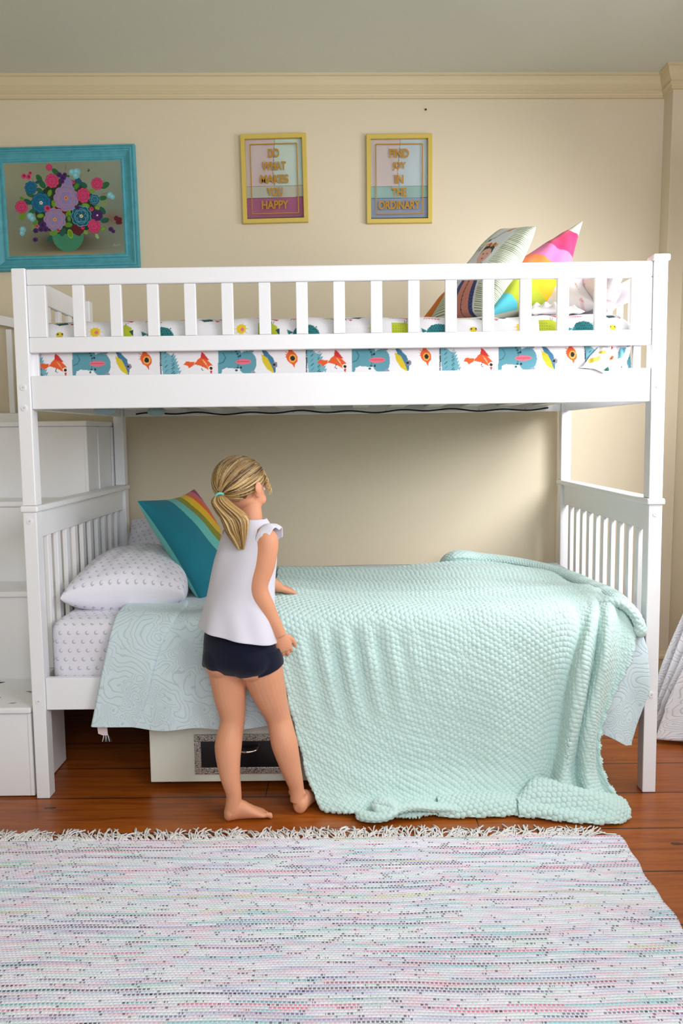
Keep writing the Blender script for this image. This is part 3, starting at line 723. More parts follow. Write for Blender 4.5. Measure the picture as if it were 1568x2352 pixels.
# untucked sheet corner hanging over the beam at right
def sheet_corner():
    p = Paint(0.24, 0.2, 0.002, (236, 233, 236))
    p.ell(0.05, 0.16, 0.02, 0.015, (200, 175, 50)); p.ell(0.12, 0.12, 0.016, 0.02, (226, 92, 38)); p.ell(0.12, 0.12, 0.008, 0.009, (30, 30, 36)); p.poly([(0.15, 0.2), (0.2, 0.2), (0.19, 0.12), (0.16, 0.1)], (92, 152, 166)); p.ell(0.18, 0.06, 0.012, 0.010, (226, 110, 130)); p.poly([(0.1, 0.02), (0.13, 0.05), (0.15, 0.015)], (32, 92, 80)); p.poly([(0.0, 0.1), (0.05, 0.13), (0.06, 0.09), (0.02, 0.07)], (210, 190, 60))
    C = [[(0.83, 0.040, 1.47), (0.80, 0.030, 1.44), (0.775, 0.018, 1.41), (0.765, 0.012, 1.405)],
         [(0.86, 0.036, 1.47), (0.84, 0.018, 1.44), (0.82, 0.004, 1.412), (0.81, -0.004, 1.398)],
         [(0.89, 0.042, 1.47), (0.875, 0.030, 1.44), (0.855, 0.010, 1.412), (0.842, 0.0, 1.385)],
         [(0.915, 0.036, 1.47), (0.90, 0.020, 1.44), (0.88, 0.006, 1.42), (0.862, -0.002, 1.392)],
         [(0.935, 0.042, 1.475), (0.93, 0.034, 1.45), (0.915, 0.022, 1.425), (0.895, 0.012, 1.408)]]
    G = np.array([catmull(c, 50) for c in C]); G = np.stack([catmull(G[:, j], 70) for j in range(50)], 1)
    u = np.linspace(0, 0.24, 70)[:, None]*np.ones((1, 50)); v = np.linspace(0.2, 0, 50)[None]*np.ones((70, 1))
    G[:, :, 1] += 0.002*np.sin(u*160+v*60)
    o = grid_obj('loose_corner', G, M['print'], um, color=p.sample(u, v)); sm = o.modifiers.new('thick', 'SOLIDIFY'); sm.thickness = 0.0015
sheet_corner()
# cable and blue bundle under the upper bunk
cb = [(-0.93+0.02*i, D-0.055+0.003*math.sin(i*0.9), 1.306+0.0045*math.sin(i*0.55)+0.003*math.sin(i*0.21)) for i in range(94)]
v_, f_ = tube_arrays(cb, 0.0035, 8); o = tubes_obj('cable', [(v_, f_)], M['cable']); tag(o, 'thin black cable running along the back rail under the upper bunk', 'cable')
def bundle(x0, x1, y, z, label):
    bm = bmesh.new(); bmesh.ops.create_uvsphere(bm, u_segments=32, v_segments=20, radius=1.0)
    for v in bm.verts:
        c = v.co; k = 1+0.05*math.sin(9*c.x+3*c.y)+0.03*math.sin(13*c.y)
        v.co = Vector(((x0+x1)/2+c.x*(x1-x0)/2*k, y+c.y*0.06, z+c.z*0.019*k))
    me = bpy.data.meshes.new('fabric_bundle'); bm.to_mesh(me); bm.free(); me.materials.append(M['bundle']); me.polygons.foreach_set('use_smooth', [True]*len(me.polygons))
    o = bpy.data.objects.new('fabric_bundle', me); COL.objects.link(o); tag(o, label, 'bundle')
bundle(-0.885, -0.812, 0.32, 1.303, 'pale blue rounded bundle bulging below upper bunk slats near left post, larger one')
bundle(-0.765, -0.70, 0.62, 1.303, 'pale blue bundle below upper bunk slats, smaller one right of the larger')
# ================================================================ LOWER BEDDING
def pillow(name, bl, br, tr, tl, T, mat, parent=None, paint=None, back=None, n=90, pinch=0.05, wr=0.004, seed=1, uvs=(0.6, 0.45), ex=0.5, lab=None):
    bl, br, tr, tl = [np.array(c, float) for c in (bl, br, tr, tl)]
    u1 = (1-np.cos(np.linspace(0, PI, n)))/2
    u = np.concatenate([u1, u1[::-1][1:-1]]); side = np.concatenate([np.ones(n), -np.ones(n-2)])
    v = (1-np.cos(np.linspace(0, PI, n)))/2
    U, V = np.meshgrid(u, v, indexing='ij'); S = np.broadcast_to(side[:, None], U.shape)
    Up = U + pinch*np.sin(PI*V)*(1-2*U)*1.0; Vp = V + pinch*np.sin(PI*U)*(1-2*V)*1.0
    P = ((1-Up)*(1-Vp))[..., None]*bl + (Up*(1-Vp))[..., None]*br + (Up*Vp)[..., None]*tr + ((1-Up)*Vp)[..., None]*tl
    N = np.cross(br-bl, tl-bl); N /= np.linalg.norm(N)
    q = np.clip(16*U*(1-U)*V*(1-V), 0, 1)
    h = T/2*(0.75*q**ex + 0.25*q**0.25)
    h = h*(1+0.05*snoise(U*9, V*9, seed, 5)*S)
    edge = np.clip(np.minimum(np.minimum(U, 1-U), np.minimum(V, 1-V))/0.1, 0, 1)
    h = h + wr*snoise(U*22, V*14, seed+3, 6)*edge
    P = P + N*(h*S)[..., None]
    L1 = np.linalg.norm(br-bl); L2 = np.linalg.norm(tl-bl)
    UV = np.stack([U*L1, V*L2], -1)
    c = None
    if paint is not None:
        c = paint.sample(U*paint.w, V*paint.h)
        if back is not None: c = np.where((S < 0)[..., None], np.array(s2l(back)), c)
    o = grid_obj(name, P, mat, parent, UV=UV, color=c, wrap_u=True)
    return o
o = pillow('pillow', (-0.975, 0.14, 0.652), (-0.555, 0.17, 0.652), (-0.585, 0.72, 0.672), (-0.975, 0.72, 0.700), 0.235, M['moon'], seed=2, pinch=0.02, wr=0.007, ex=0.42)
tag(o, 'plump lavender-white pillow printed with small grey moons, in front against the slatted headboard', 'pillow')
o = pillow('pillow', (-0.96, 0.80, 0.640), (-0.60, 0.80, 0.640), (-0.62, 1.06, 0.83), (-0.96, 1.06, 0.83), 0.12, M['moon'], seed=5, pinch=0.04)
tag(o, 'second pillow mostly hidden behind the moon print pillow against the wall', 'pillow')
def rainbow(stops, ky, last):
    p = Paint(0.45, 0.45, 0.0018, last); d = np.sqrt(((0.45-p.X)/0.45)**2+((0.45-p.Y)/0.45*ky)**2)
    for r, c in stops[::-1]: p.A[d < r] = s2l(c)
    return p
rp = rainbow([(0.05, (120, 120, 112)), (0.13, (170, 28, 84)), (0.20, (206, 100, 140)), (0.30, (226, 92, 30)), (0.42, (226, 180, 10)), (0.54, (128, 132, 8)), (0.68, (96, 178, 170))], 0.62, (0, 112, 130))
o = pillow('throw_pillow', (-0.520, 0.30, 0.603), (-0.385, 0.62, 0.610), (-0.615, 0.74, 0.985), (-0.752, 0.36, 0.968), 0.15, M['print'], paint=rp, back=(96, 178, 170), pinch=0.055, seed=8, n=200)
tag(o, 'teal throw pillow with rainbow stripes leaning on the moon print pillow beside the girl', 'throw pillow')
# ---- quilt
def quilt_profile(s, hemz):
    """s 0..1 : rear to hem"""
    base = catmull([(1.04, 0, 0.606), (0.6, 0, 0.609), (0.10, 0, 0.609), (0.055, 0, 0.600), (0.022, 0, 0.565), (0.002, 0, 0.50), (-0.012, 0, 0.42), (-0.018, 0, 0.34), (-0.024, 0, 0.26), (-0.030, 0, 0.18)], 400)
    L = np.r_[0, np.cumsum(np.linalg.norm(np.diff(base, axis=0), axis=1))]
    return base, L
def make_quilt():
    base, L = quilt_profile(None, None)
    nu, nv = 420, 330
    a = np.linspace(0, 1, nu); s = np.concatenate([np.linspace(0, 0.85, 60), np.linspace(0.853, 1, nv-60)])
    Aa, Ss = np.meshgrid(a, s, indexing='ij')
    # hem height along the bed
    xh = -0.826+Aa*(0.941+0.826)
    hem = 0.258-0.010*np.sin((xh+0.8)*5)+0.006*np.sin(xh*23)
    hem = hem-0.075*np.clip((xh-0.72)/0.2, 0, 1)**1.5
    Lend = np.interp(-hem, -base[200:, 2][::1], L[200:])     # arc length at the hem
    arc = Ss*Lend
    Y = np.interp(arc, L, base[:, 0]); Z = np.interp(arc, L, base[:, 2])
    dz = np.clip(0.61-Z, 0, 1)
    xl = -0.757-dz*0.2; xr = 0.962+0.03*np.clip(dz/0.12, 0, 1)-np.clip((0.36-Z)/0.17, 0, 1)*0.055
    X = xl+(xr-xl)*Aa
    hang = np.clip(dz/0.2, 0, 1)
    Y = Y - 0.004 - hang*(0.006+0.007*np.sin(X*13+Z*5)+0.003*np.sin(X*37-Z*9)) + (1-hang)*0
    Z = Z + (1-hang)*0.004*snoise(X*14, Y*10, 21, 5)
    # right corner flares out
    fl = np.clip((X-0.80)/0.15, 0, 1)*np.clip((0.5-Z)/0.2, 0, 1); Y -= fl*0.012*np.sin(X*45)
    o = grid_obj('quilt', np.stack([X, Y, Z], -1), M['quilt'], UV=np.stack([X, arc], -1))
    m = o.modifiers.new('t', 'SOLIDIFY'); m.thickness = 0.006; m.offset = -1
    tag(o, 'pale mint-grey paisley-stitched quilt on lower mattress, hem hanging over the side rail', 'quilt')
    # turned-over flap at the head end
    nu, nv = 130, 300
    a = np.linspace(0, 1, nu); s = np.linspace(0, 1, nv); Aa, Ss = np.meshgrid(a, s, indexing='ij')
    l0 = np.interp(-0.24, -base[:, 0], L); l1 = np.interp(-0.256, -base[200:, 2], L[200:])
    arc = l0+(l1-l0)*Ss-0.006*(1-Aa)*Ss; Y = np.interp(arc, L, base[:, 0]); Z = np.interp(arc, L, base[:, 2]); dz = np.clip(0.61-Z, 0, 1)
    xl = -0.755-dz*0.205; xr = -0.555-dz*0.39+0.01*np.sin(Ss*9)
    X = xl+(xr-xl)*Aa; hang = np.clip(dz/0.2, 0, 1)
    off = 0.010*np.sqrt(np.clip(1-(np.clip((Aa-0.94)/0.06, 0, 1))**2, 0, 1))*np.sqrt(np.clip(1-(np.clip((0.03-Aa)/0.03, 0, 1))**2, 0.01, 1))
    Y = Y-0.004-hang*(0.006+0.007*np.sin(X*13+Z*5)+0.003*np.sin(X*37-Z*9)) - off*np.clip(dz/0.05, 0.0, 1) - hang*0.004*np.sin(X*30+1)
    Z = Z+off*(1-np.clip(dz/0.05, 0, 1))+ (1-hang)*0.004*snoise(X*14, Y*10, 21, 5)
    f = grid_obj('folded_flap', np.stack([X, Y, Z], -1), M['quilt'], o, UV=np.stack([X+0.3, arc], -1))
    m = f.modifiers.new('t', 'SOLIDIFY'); m.thickness = 0.004; m.offset = -1
make_quilt()
tg = MB().poly([(-0.822, 0.30), (-0.788, 0.30), (-0.784, 0.222), (-0.800, 0.222), (-0.815, 0.228)], (-0.015, -0.010), 'y').build('hanging_cloth', M['pink'])
tag(tg, 'small pinkish cloth strip with dark and white tassel peeking out under quilt corner', 'cloth strip')
tt = [tube_arrays([(-0.797+0.003*i, -0.012, 0.224), (-0.799+0.0045*i, -0.014, 0.212), (-0.803+0.006*i, -0.013, 0.200)], 0.0014, 6) for i in range(6)]
tubes_obj('tassel', tt, M['print'], tg, colors=[s2l((40, 38, 42)) if i % 2 else s2l((225, 220, 222)) for i in range(6)])

# ---- chunky knit blanket
CTRL = [
[(-0.286,0.930,0.620),(-0.237,0.100,0.638),(-0.218,-0.020,0.603),(-0.209,-0.050,0.517),(-0.190,-0.055,0.389),(-0.168,-0.060,0.289),(-0.143,-0.075,0.193),(-0.113,-0.100,0.086),(-0.071,-0.130,0.010)],
[(-0.056,0.930,0.620),(-0.071,0.100,0.636),(-0.068,-0.020,0.609),(-0.062,-0.050,0.501),(-0.043,-0.060,0.360),(-0.023,-0.065,0.246),(-0.003,-0.080,0.135),(0.017,-0.110,0.046),(0.037,-0.160,0.012)],
[(0.175,0.930,0.620),(0.121,0.100,0.633),(0.116,-0.010,0.612),(0.121,-0.045,0.498),(0.133,-0.060,0.358),(0.146,-0.070,0.217),(0.159,-0.080,0.104),(0.170,-0.115,0.034),(0.178,-0.190,0.012)],
[(0.430,0.930,0.636),(0.343,0.100,0.631),(0.329,-0.010,0.609),(0.325,-0.045,0.495),(0.326,-0.060,0.356),(0.329,-0.065,0.213),(0.335,-0.075,0.100),(0.343,-0.100,0.035),(0.346,-0.155,0.012)],
[(0.633,0.920,0.632),(0.564,0.100,0.628),(0.542,-0.010,0.607),(0.533,-0.045,0.493),(0.527,-0.060,0.354),(0.520,-0.065,0.211),(0.516,-0.075,0.098),(0.507,-0.100,0.036),(0.504,-0.150,0.012)],
[(0.816,0.800,0.622),(0.741,0.100,0.628),(0.729,0.000,0.595),(0.709,-0.040,0.490),(0.681,-0.045,0.347),(0.657,-0.050,0.203),(0.635,-0.060,0.090),(0.617,-0.080,0.041),(0.585,-0.130,0.013)],
[(0.874,0.600,0.622),(0.816,0.080,0.628),(0.794,0.000,0.587),(0.757,-0.035,0.488),(0.725,-0.040,0.345),(0.697,-0.045,0.201),(0.673,-0.050,0.086),(0.650,-0.090,0.025),(0.626,-0.160,0.012)],
[(0.901,0.450,0.622),(0.844,0.060,0.630),(0.809,-0.030,0.587),(0.770,-0.085,0.501),(0.740,-0.100,0.364),(0.716,-0.110,0.226),(0.697,-0.120,0.115),(0.685,-0.140,0.040),(0.682,-0.190,0.012)],
[(0.898,0.320,0.622),(0.865,0.050,0.632),(0.839,-0.015,0.583),(0.816,-0.040,0.488),(0.783,-0.050,0.347),(0.759,-0.055,0.204),(0.748,-0.060,0.089),(0.745,-0.100,0.034),(0.733,-0.195,0.012)],
[(0.913,0.200,0.625),(0.891,0.040,0.645),(0.859,-0.040,0.595),(0.831,-0.090,0.502),(0.799,-0.100,0.364),(0.775,-0.105,0.223),(0.771,-0.115,0.112),(0.785,-0.140,0.037),(0.794,-0.200,0.012)],
[(0.933,0.100,0.625),(0.917,0.030,0.630),(0.908,-0.020,0.569),(0.894,-0.045,0.489),(0.849,-0.050,0.347),(0.813,-0.055,0.203),(0.820,-0.065,0.090),(0.843,-0.100,0.020),(0.838,-0.185,0.012)],
[(0.949,0.050,0.600),(0.936,0.020,0.588),(0.945,-0.030,0.542),(0.924,-0.060,0.478),(0.868,-0.060,0.350),(0.827,-0.065,0.207),(0.838,-0.080,0.097),(0.874,-0.110,0.030),(0.878,-0.160,0.012)]]
def knit(name, ctrl, pitch=(0.0175, 0.0135), amp=0.0105, rot=-0.42, res=0.0024, parent=None, lump=0.004, seed=3, thick=0.008, extra=None, broad=0.0):
    G = np.array([catmull(c, 160) for c in ctrl])          # columns x 160
    # equalise rows by arc length per column
    for i in range(len(G)):
        L = np.r_[0, np.cumsum(np.linalg.norm(np.diff(G[i], axis=0), axis=1))]; t = np.linspace(0, L[-1], 160)
        G[i] = np.stack([np.interp(t, L, G[i][:, k]) for k in range(3)], -1)
    K = np.stack([catmull(G[:, j], 220) for j in range(160)], 1)
    for j in range(160):
        L = np.r_[0, np.cumsum(np.linalg.norm(np.diff(K[:, j], axis=0), axis=1))]; t = np.linspace(0, L[-1], 220)
        K[:, j] = np.stack([np.interp(t, L, K[:, j, k]) for k in range(3)], -1)
    LU = np.max([np.linalg.norm(np.diff(K[:, j], axis=0), axis=1).sum() for j in range(0, 160, 10)]); LV = np.max([np.linalg.norm(np.diff(K[i], axis=0), axis=1).sum() for i in range(0, 220, 10)])
    nu = int(LU/res); nv = int(LV/res)
    iu = np.linspace(0, 219, nu); jv = np.linspace(0, 159, nv)
    def rs(A, t, ax):
        i = np.clip(t.astype(int), 0, A.shape[ax]-2); f = t-i; sh = [1]*A.ndim; sh[ax] = len(t); f = f.reshape(sh)
        return np.take(A, i, ax)*(1-f)+np.take(A, i+1, ax)*f
    P = rs(rs(K, iu, 0), jv, 1)
    for _ in range(2):
        P[1:-1] = (P[:-2]+2*P[1:-1]+P[2:])/4; P[:, 1:-1] = (P[:, :-2]+2*P[:, 1:-1]+P[:, 2:])/4
    def normals(P):
        du = np.gradient(P, axis=0); dv = np.gradient(P, axis=1); N = np.cross(du, dv); return N/(np.linalg.norm(N, axis=2)[..., None]+1e-12)
    N = normals(P); 
    if N[nu//2, int(nv*0.75), 1] > 0: N = -N
    # material coordinates in metres (average spacing)
    au = np.r_[0, np.cumsum(np.mean(np.linalg.norm(np.diff(P, axis=0), axis=2), axis=1))]; av = np.r_[0, np.cumsum(np.mean(np.linalg.norm(np.diff(P, axis=1), axis=2), axis=0))]
    Uu, Vv = np.meshgrid(au, av, indexing='ij')
    if extra: P = P + N*extra(P, Uu, Vv)[..., None]
    P = P + N*(lump*snoise(Uu*16, Vv*11, seed, 6)+broad*snoise(Uu*9+Vv*5, Vv*7-Uu*5, seed+9, 4)*np.clip((P[..., 2]-0.02)/0.1, 0, 1))[..., None]
    N = normals(P)
    if N[nu//2, int(nv*0.75), 1] > 0: N = -N
    c, s = math.cos(rot), math.sin(rot); wob = 0.004*snoise(Uu*20, Vv*20, seed+1, 4)
    a = (Uu*c-Vv*s+wob)/pitch[0]; b = (Uu*s+Vv*c+wob)/pitch[1]
    h = np.zeros_like(a)
    for db in (-1, 0, 1):
        r = np.floor(b)+db; o2 = (r % 2)*0.5
        fx = (a+o2)-np.round(a+o2); fy = b-(r+0.5)
        d2 = (fx/0.50)**2+(fy/0.62)**2
        h = np.maximum(h, np.sqrt(np.clip(1-d2, 0, 1)))
    rv = 0.8+0.2*snoise(Uu*300, Vv*300, 5, 4)
    P = P + N*(amp*(h*rv-0.6))[..., None]
    P[..., 2] = np.maximum(P[..., 2], 0.0045)
    o = grid_obj(name, P, M['knit'], parent, UV=np.stack([Uu, Vv], -1))
    m = o.modifiers.new('t', 'SOLIDIFY'); m.thickness = thick; m.offset = -1
    return o
def folds(P, U, V):
    x = P[..., 0]; z = P[..., 2]; hang = np.clip((0.60-z)/0.08, 0, 1)*np.clip(z/0.1, 0, 1)
    f = np.exp(-((x-0.02)/0.16)**2)
    g = 0.011*f*np.sin(x*85+z*14)*np.clip((z-0.25)/0.2, 0, 1)*hang      # gathers left of middle, under the bed edge
    g += 0.010*np.sin(x*9-z*6+1.0)*hang*np.clip((0.68-x)/0.1, 0, 1)
    top = np.clip((z-0.60)/0.02, 0, 1)*np.clip(P[..., 1]/0.1, 0, 1)
    g += top*(0.010*np.exp(-((P[..., 1]-0.20-0.05*x)/0.035)**2)+0.006*np.sin(P[..., 1]*18+x*3))
    return g
bl = knit('knit_blanket', CTRL, extra=folds, broad=0.011)
tag(bl, 'mint green chunky knit blanket draped over the lower bed and pooling on the floor', 'blanket')
# thick rolled rear edge of the blanket and the curled hem: same blanket, part of it
roll = [(0.43, 0.985, 0.625), (0.47, 0.985, 0.658), (0.52, 0.97, 0.672), (0.60, 0.965, 0.665), (0.70, 0.92, 0.66), (0.79, 0.84, 0.655), (0.86, 0.72, 0.65), (0.905, 0.58, 0.645), (0.93, 0.42, 0.64), (0.945, 0.27, 0.645), (0.95, 0.15, 0.64), (0.952, 0.07, 0.625), (0.955, 0.02, 0.585)]
def knit_roll(name, path, r, parent, flat=0.75, res=0.0028, amp=0.0062, floor=None, prof=None):
    pth = catmull(path, 600); L = np.r_[0, np.cumsum(np.linalg.norm(np.diff(pth, axis=0), axis=1))]; n = int(L[-1]/res); t = np.linspace(0, L[-1], n)
    pth = np.stack([np.interp(t, L, pth[:, k]) for k in range(3)], -1)
    for _ in range(30): pth[1:-1] = (pth[:-2]+2*pth[1:-1]+pth[2:])/4
    T = np.gradient(pth, axis=0); T /= np.linalg.norm(T, axis=1)[:, None]
    up = np.array([0, 0, 1.0]); S = np.cross(T, up); S /= np.linalg.norm(S, axis=1)[:, None]+1e-9; Uv = np.cross(S, T)
    m = int(2*PI*r/res); th = np.linspace(0, 2*PI, m, endpoint=False)
    e = np.clip(np.minimum(t, L[-1]-t)/(r*1.2), 0.02, 1); rr = r*np.sqrt(1-(1-e)**2)
    if prof is not None: rr = rr*np.interp(t/L[-1], [q[0] for q in prof], [q[1] for q in prof])
    a = t[None]/0.0165; b = (th[:, None]*r+0.3*t[None]*0.4)/0.0135; h = 0
    for db in (-1, 0, 1):
        q = np.floor(b)+db; o2 = (q % 2)*0.5; fx = (a+o2)-np.round(a+o2); fy = b-(q+0.5); h = np.maximum(h, np.sqrt(np.clip(1-(fx/0.52)**2-(fy/0.70)**2, 0, 1)))
    R = rr[None]*(1+0.12*snoise(t[None]*18, th[:, None]*1.3, 6, 4))+amp*(h-0.5)*e[None]
    Pp = pth[None]+R[..., None]*(np.cos(th)[:, None, None]*S[None]+flat*np.sin(th)[:, None, None]*Uv[None])
    if floor is not None: Pp[..., 2] = np.maximum(Pp[..., 2], floor)
    return grid_obj(name, Pp, M['knit'], parent, wrap_u=True)
roll = [(q[0]-0.006, q[1]-0.01, q[2]-0.014) for q in roll]
knit_roll('rolled_edge', roll, 0.045, bl, flat=0.60, prof=[(0, 0.5), (0.07, 1.05), (0.18, 0.75), (0.8, 0.7), (1, 0.6)])
knit_roll('rolled_edge', [(0.862, 0.07, 0.618), (0.885, 0.035, 0.638), (0.915, 0.01, 0.640), (0.945, -0.01, 0.612), (0.962, -0.02, 0.575), (0.966, -0.03, 0.535)], 0.022, bl)
curl = [(0.035, -0.175, 0.018), (0.065, -0.200, 0.022), (0.105, -0.212, 0.026), (0.145, -0.205, 0.036), (0.150, -0.185, 0.050), (0.115, -0.172, 0.058), (0.095, -0.180, 0.048), (0.12, -0.195, 0.038), (0.20, -0.178, 0.046), (0.27, -0.165, 0.036), (0.34, -0.158, 0.026), (0.40, -0.157, 0.018)]
knit_roll('curled_hem', curl, 0.019, bl, floor=0.003)
def pile(cols, seed):
    return knit('folded_pile', cols, parent=bl, rot=0.2, lump=0.011, seed=seed, thick=0.006)
pile([[(0.575, -0.095, 0.030), (0.555, -0.125, 0.040), (0.545, -0.150, 0.036), (0.542, -0.168, 0.020), (0.545, -0.172, 0.006)],
      [(0.612, -0.075, 0.085), (0.604, -0.105, 0.090), (0.597, -0.135, 0.072), (0.592, -0.158, 0.034), (0.592, -0.178, 0.024), (0.594, -0.184, 0.007)],
      [(0.660, -0.090, 0.090), (0.655, -0.125, 0.092), (0.650, -0.152, 0.060), (0.650, -0.172, 0.030), (0.650, -0.198, 0.028), (0.651, -0.206, 0.007)],
      [(0.720, -0.110, 0.076), (0.715, -0.145, 0.080), (0.712, -0.172, 0.050), (0.712, -0.190, 0.026), (0.712, -0.214, 0.024), (0.712, -0.221, 0.007)],
      [(0.780, -0.125, 0.062), (0.778, -0.160, 0.070), (0.775, -0.185, 0.044), (0.775, -0.202, 0.024), (0.775, -0.226, 0.022), (0.775, -0.232, 0.007)],
      [(0.835, -0.120, 0.050), (0.838, -0.155, 0.058), (0.838, -0.190, 0.050), (0.838, -0.214, 0.030), (0.838, -0.224, 0.014), (0.838, -0.228, 0.007)],
      [(0.880, -0.110, 0.030), (0.886, -0.140, 0.034), (0.888, -0.170, 0.030), (0.887, -0.190, 0.018), (0.886, -0.196, 0.007)]], 5)
pile([[(0.30, -0.085, 0.030), (0.295, -0.12, 0.038), (0.290, -0.15, 0.034), (0.29, -0.168, 0.016), (0.29, -0.172, 0.006)],
      [(0.38, -0.082, 0.036), (0.38, -0.115, 0.046), (0.38, -0.15, 0.040), (0.38, -0.172, 0.018), (0.38, -0.176, 0.006)],
      [(0.46, -0.082, 0.042), (0.46, -0.115, 0.052), (0.46, -0.148, 0.044), (0.46, -0.168, 0.020), (0.46, -0.172, 0.006)],
      [(0.55, -0.085, 0.035), (0.55, -0.115, 0.042), (0.55, -0.142, 0.036), (0.55, -0.160, 0.016), (0.55, -0.164, 0.006)]], 8)

# ================================================================ DRAWER UNDER THE BED
dr = empty('underbed_box', 'creamy white underbed drawer with a black panel set in an ornate silver border', 'drawer', (-0.334, 0.30, 0.0))
m = MB().box(-0.668, 0.0, 0.070, 0.086, 0.022, 0.231, 0.003).box(-0.668, -0.652, 0.0865, 0.62, 0.022, 0.225, 0.002).box(-0.016, 0.0, 0.0865, 0.62, 0.022, 0.225, 0.002).box(-0.651, -0.017, 0.604, 0.62, 0.022, 0.225, 0.002).box(-0.651, -0.017, 0.0865, 0.6035, 0.024, 0.034, 0.001)
db = m.build('drawer_body', M['white2'], dr)
for x in (-0.62, -0.05):
    for y in (0.12, 0.56): MB().cyl((x-0.01, y, 0.012), (x+0.01, y, 0.012), 0.0118, n=20).build('caster', M['black'], dr)
fx0, fx1, fz0, fz1, fw = -0.514, -0.156, 0.052, 0.190, 0.023
MB().box(fx0+fw, fx1-fw, 0.0655, 0.0698, fz0+fw, fz1-fw, 0.0005).build('black_panel', M['black'], dr, label='glossy black panel')
fr = MB()
for (a, b, c, d) in ((fx0, fx1, fz1-fw, fz1), (fx0, fx1, fz0, fz0+fw), (fx0, fx0+fw, fz0+fw, fz1-fw), (fx1-fw, fx1, fz0+fw, fz1-fw)): fr.box(a, b, 0.0615, 0.0699, c, d, 0.002)
fr.build('ornate_border', M['ornate'], dr, label='engraved silver border')
pts = [(-0.376, 0.066, 0.148), (-0.376, 0.050, 0.148), (-0.372, 0.043, 0.144), (-0.350, 0.040, 0.139), (-0.335, 0.039, 0.138), (-0.318, 0.040, 0.139), (-0.299, 0.043, 0.144), (-0.295, 0.050, 0.148), (-0.295, 0.066, 0.148)]
v_, f_ = tube_arrays(catmull(pts, 40), np.interp(np.linspace(0, 1, 40), [0, .3, .5, .7, 1], [0.003, 0.0035, 0.0055, 0.0035, 0.003]), 12)
h_ = tubes_obj('handle', [(v_, f_)], M['chrome'], dr, label='curved chrome pull handle')

# ================================================================ UPPER BUNK PILLOWS
rp2 = rainbow([(0.22, (196, 192, 172)), (0.52, (200, 14, 80)), (0.70, (210, 98, 148)), (0.88, (226, 112, 36)), (1.04, (220, 178, 20)), (1.20, (176, 188, 40))], 1.0, (84, 190, 206))
o = pillow('throw_pillow', (0.500, 0.16, 1.592), (0.810, 0.36, 1.655), (0.935, 0.60, 2.005), (0.570, 0.40, 1.760), 0.17, M['print'], paint=rp2, back=(196, 192, 172), pinch=0.045, seed=14, wr=0.006, n=200)
tag(o, 'rainbow throw pillow with pink, orange and yellow bands propped up behind the upper guard rail', 'throw pillow')
def doll_pillow():
    p = Paint(0.36, 0.50, 0.0016, (226, 232, 214))
    for i in range(60): p.line((0.0, 0.006+0.0092*i), (0.36, 0.006+0.0092*i), 0.0016, (122, 140, 100))
    p.poly([(0.13, 0.0), (0.29, 0.0), (0.27, 0.25), (0.30, 0.42), (0.25, 0.5), (0.13, 0.5), (0.09, 0.36), (0.115, 0.2)], (226, 230, 232))
    p.poly([(0.14, 0.0), (0.28, 0.0), (0.265, 0.13), (0.245, 0.2), (0.175, 0.2), (0.15, 0.13)], (40, 62, 122))
    for i in range(80): p.ell(0.15+0.011*(i % 12), 0.01+0.016*(i//12)+0.004*(i % 2), 0.0014, 0.0014, (120, 140, 190))
    p.poly([(0.165, 0.0), (0.255, 0.0), (0.235, 0.17), (0.185, 0.17)], (216, 138, 122)); p.line((0.21, 0.0), (0.21, 0.16), 0.0018, (40, 30, 40))
    for i in range(9): p.ell(0.21, 0.01+0.018*i, 0.004, 0.0025, (40, 30, 40))
    p.poly([(0.185, 0.2), (0.235, 0.2), (0.228, 0.24), (0.192, 0.24)], (70, 140, 140)); p.poly([(0.18, 0.235), (0.24, 0.235), (0.21, 0.212)], (30, 96, 60))
    p.ell(0.21, 0.285, 0.042, 0.05, (232, 178, 158)); p.ell(0.194, 0.29, 0.005, 0.004, (20, 20, 24)); p.ell(0.226, 0.29, 0.005, 0.004, (20, 20, 24)); p.ell(0.21, 0.262, 0.009, 0.004, (196, 30, 40))
    p.poly([(0.165, 0.29), (0.175, 0.335), (0.21, 0.352), (0.245, 0.335), (0.255, 0.29), (0.235, 0.318), (0.21, 0.326), (0.185, 0.318)], (28, 22, 24))
    for k in range(5): p.ell(0.175+0.018*k, 0.345+0.006*(k % 2), 0.010, 0.010, (200, 60, 50) if k % 2 else (220, 170, 60))
    p.pl([(0.14, 0.36), (0.19, 0.40), (0.24, 0.47)], 0.003, (40, 70, 110)); p.poly([(0.215, 0.44), (0.245, 0.44), (0.26, 0.5), (0.235, 0.5)], (196, 150, 60)); p.ell(0.16, 0.375, 0.01, 0.01, (30, 30, 36))
    p.poly([(0.10, 0.33), (0.125, 0.37), (0.14, 0.35), (0.12, 0.31)], (150, 60, 36))
    return p
o = pillow('throw_pillow', (0.330, 0.47, 1.612), (0.500, 0.17, 1.600), (0.672, 0.24, 1.900), (0.612, 0.52, 1.962), 0.13, M['print'], paint=doll_pillow(), pinch=0.03, seed=11, n=320)
tag(o, 'green striped pillow printed with a doll, tilted beside rainbow pillow on the upper bunk', 'throw pillow')
o = pillow('pillow', (0.285, 0.62, 1.60), (0.42, 0.52, 1.595), (0.47, 0.60, 1.75), (0.43, 0.68, 1.77), 0.07, M['orange'], seed=4, n=40)
tag(o, 'orange pillow of which only a corner shows left of the green striped pillow', 'pillow')
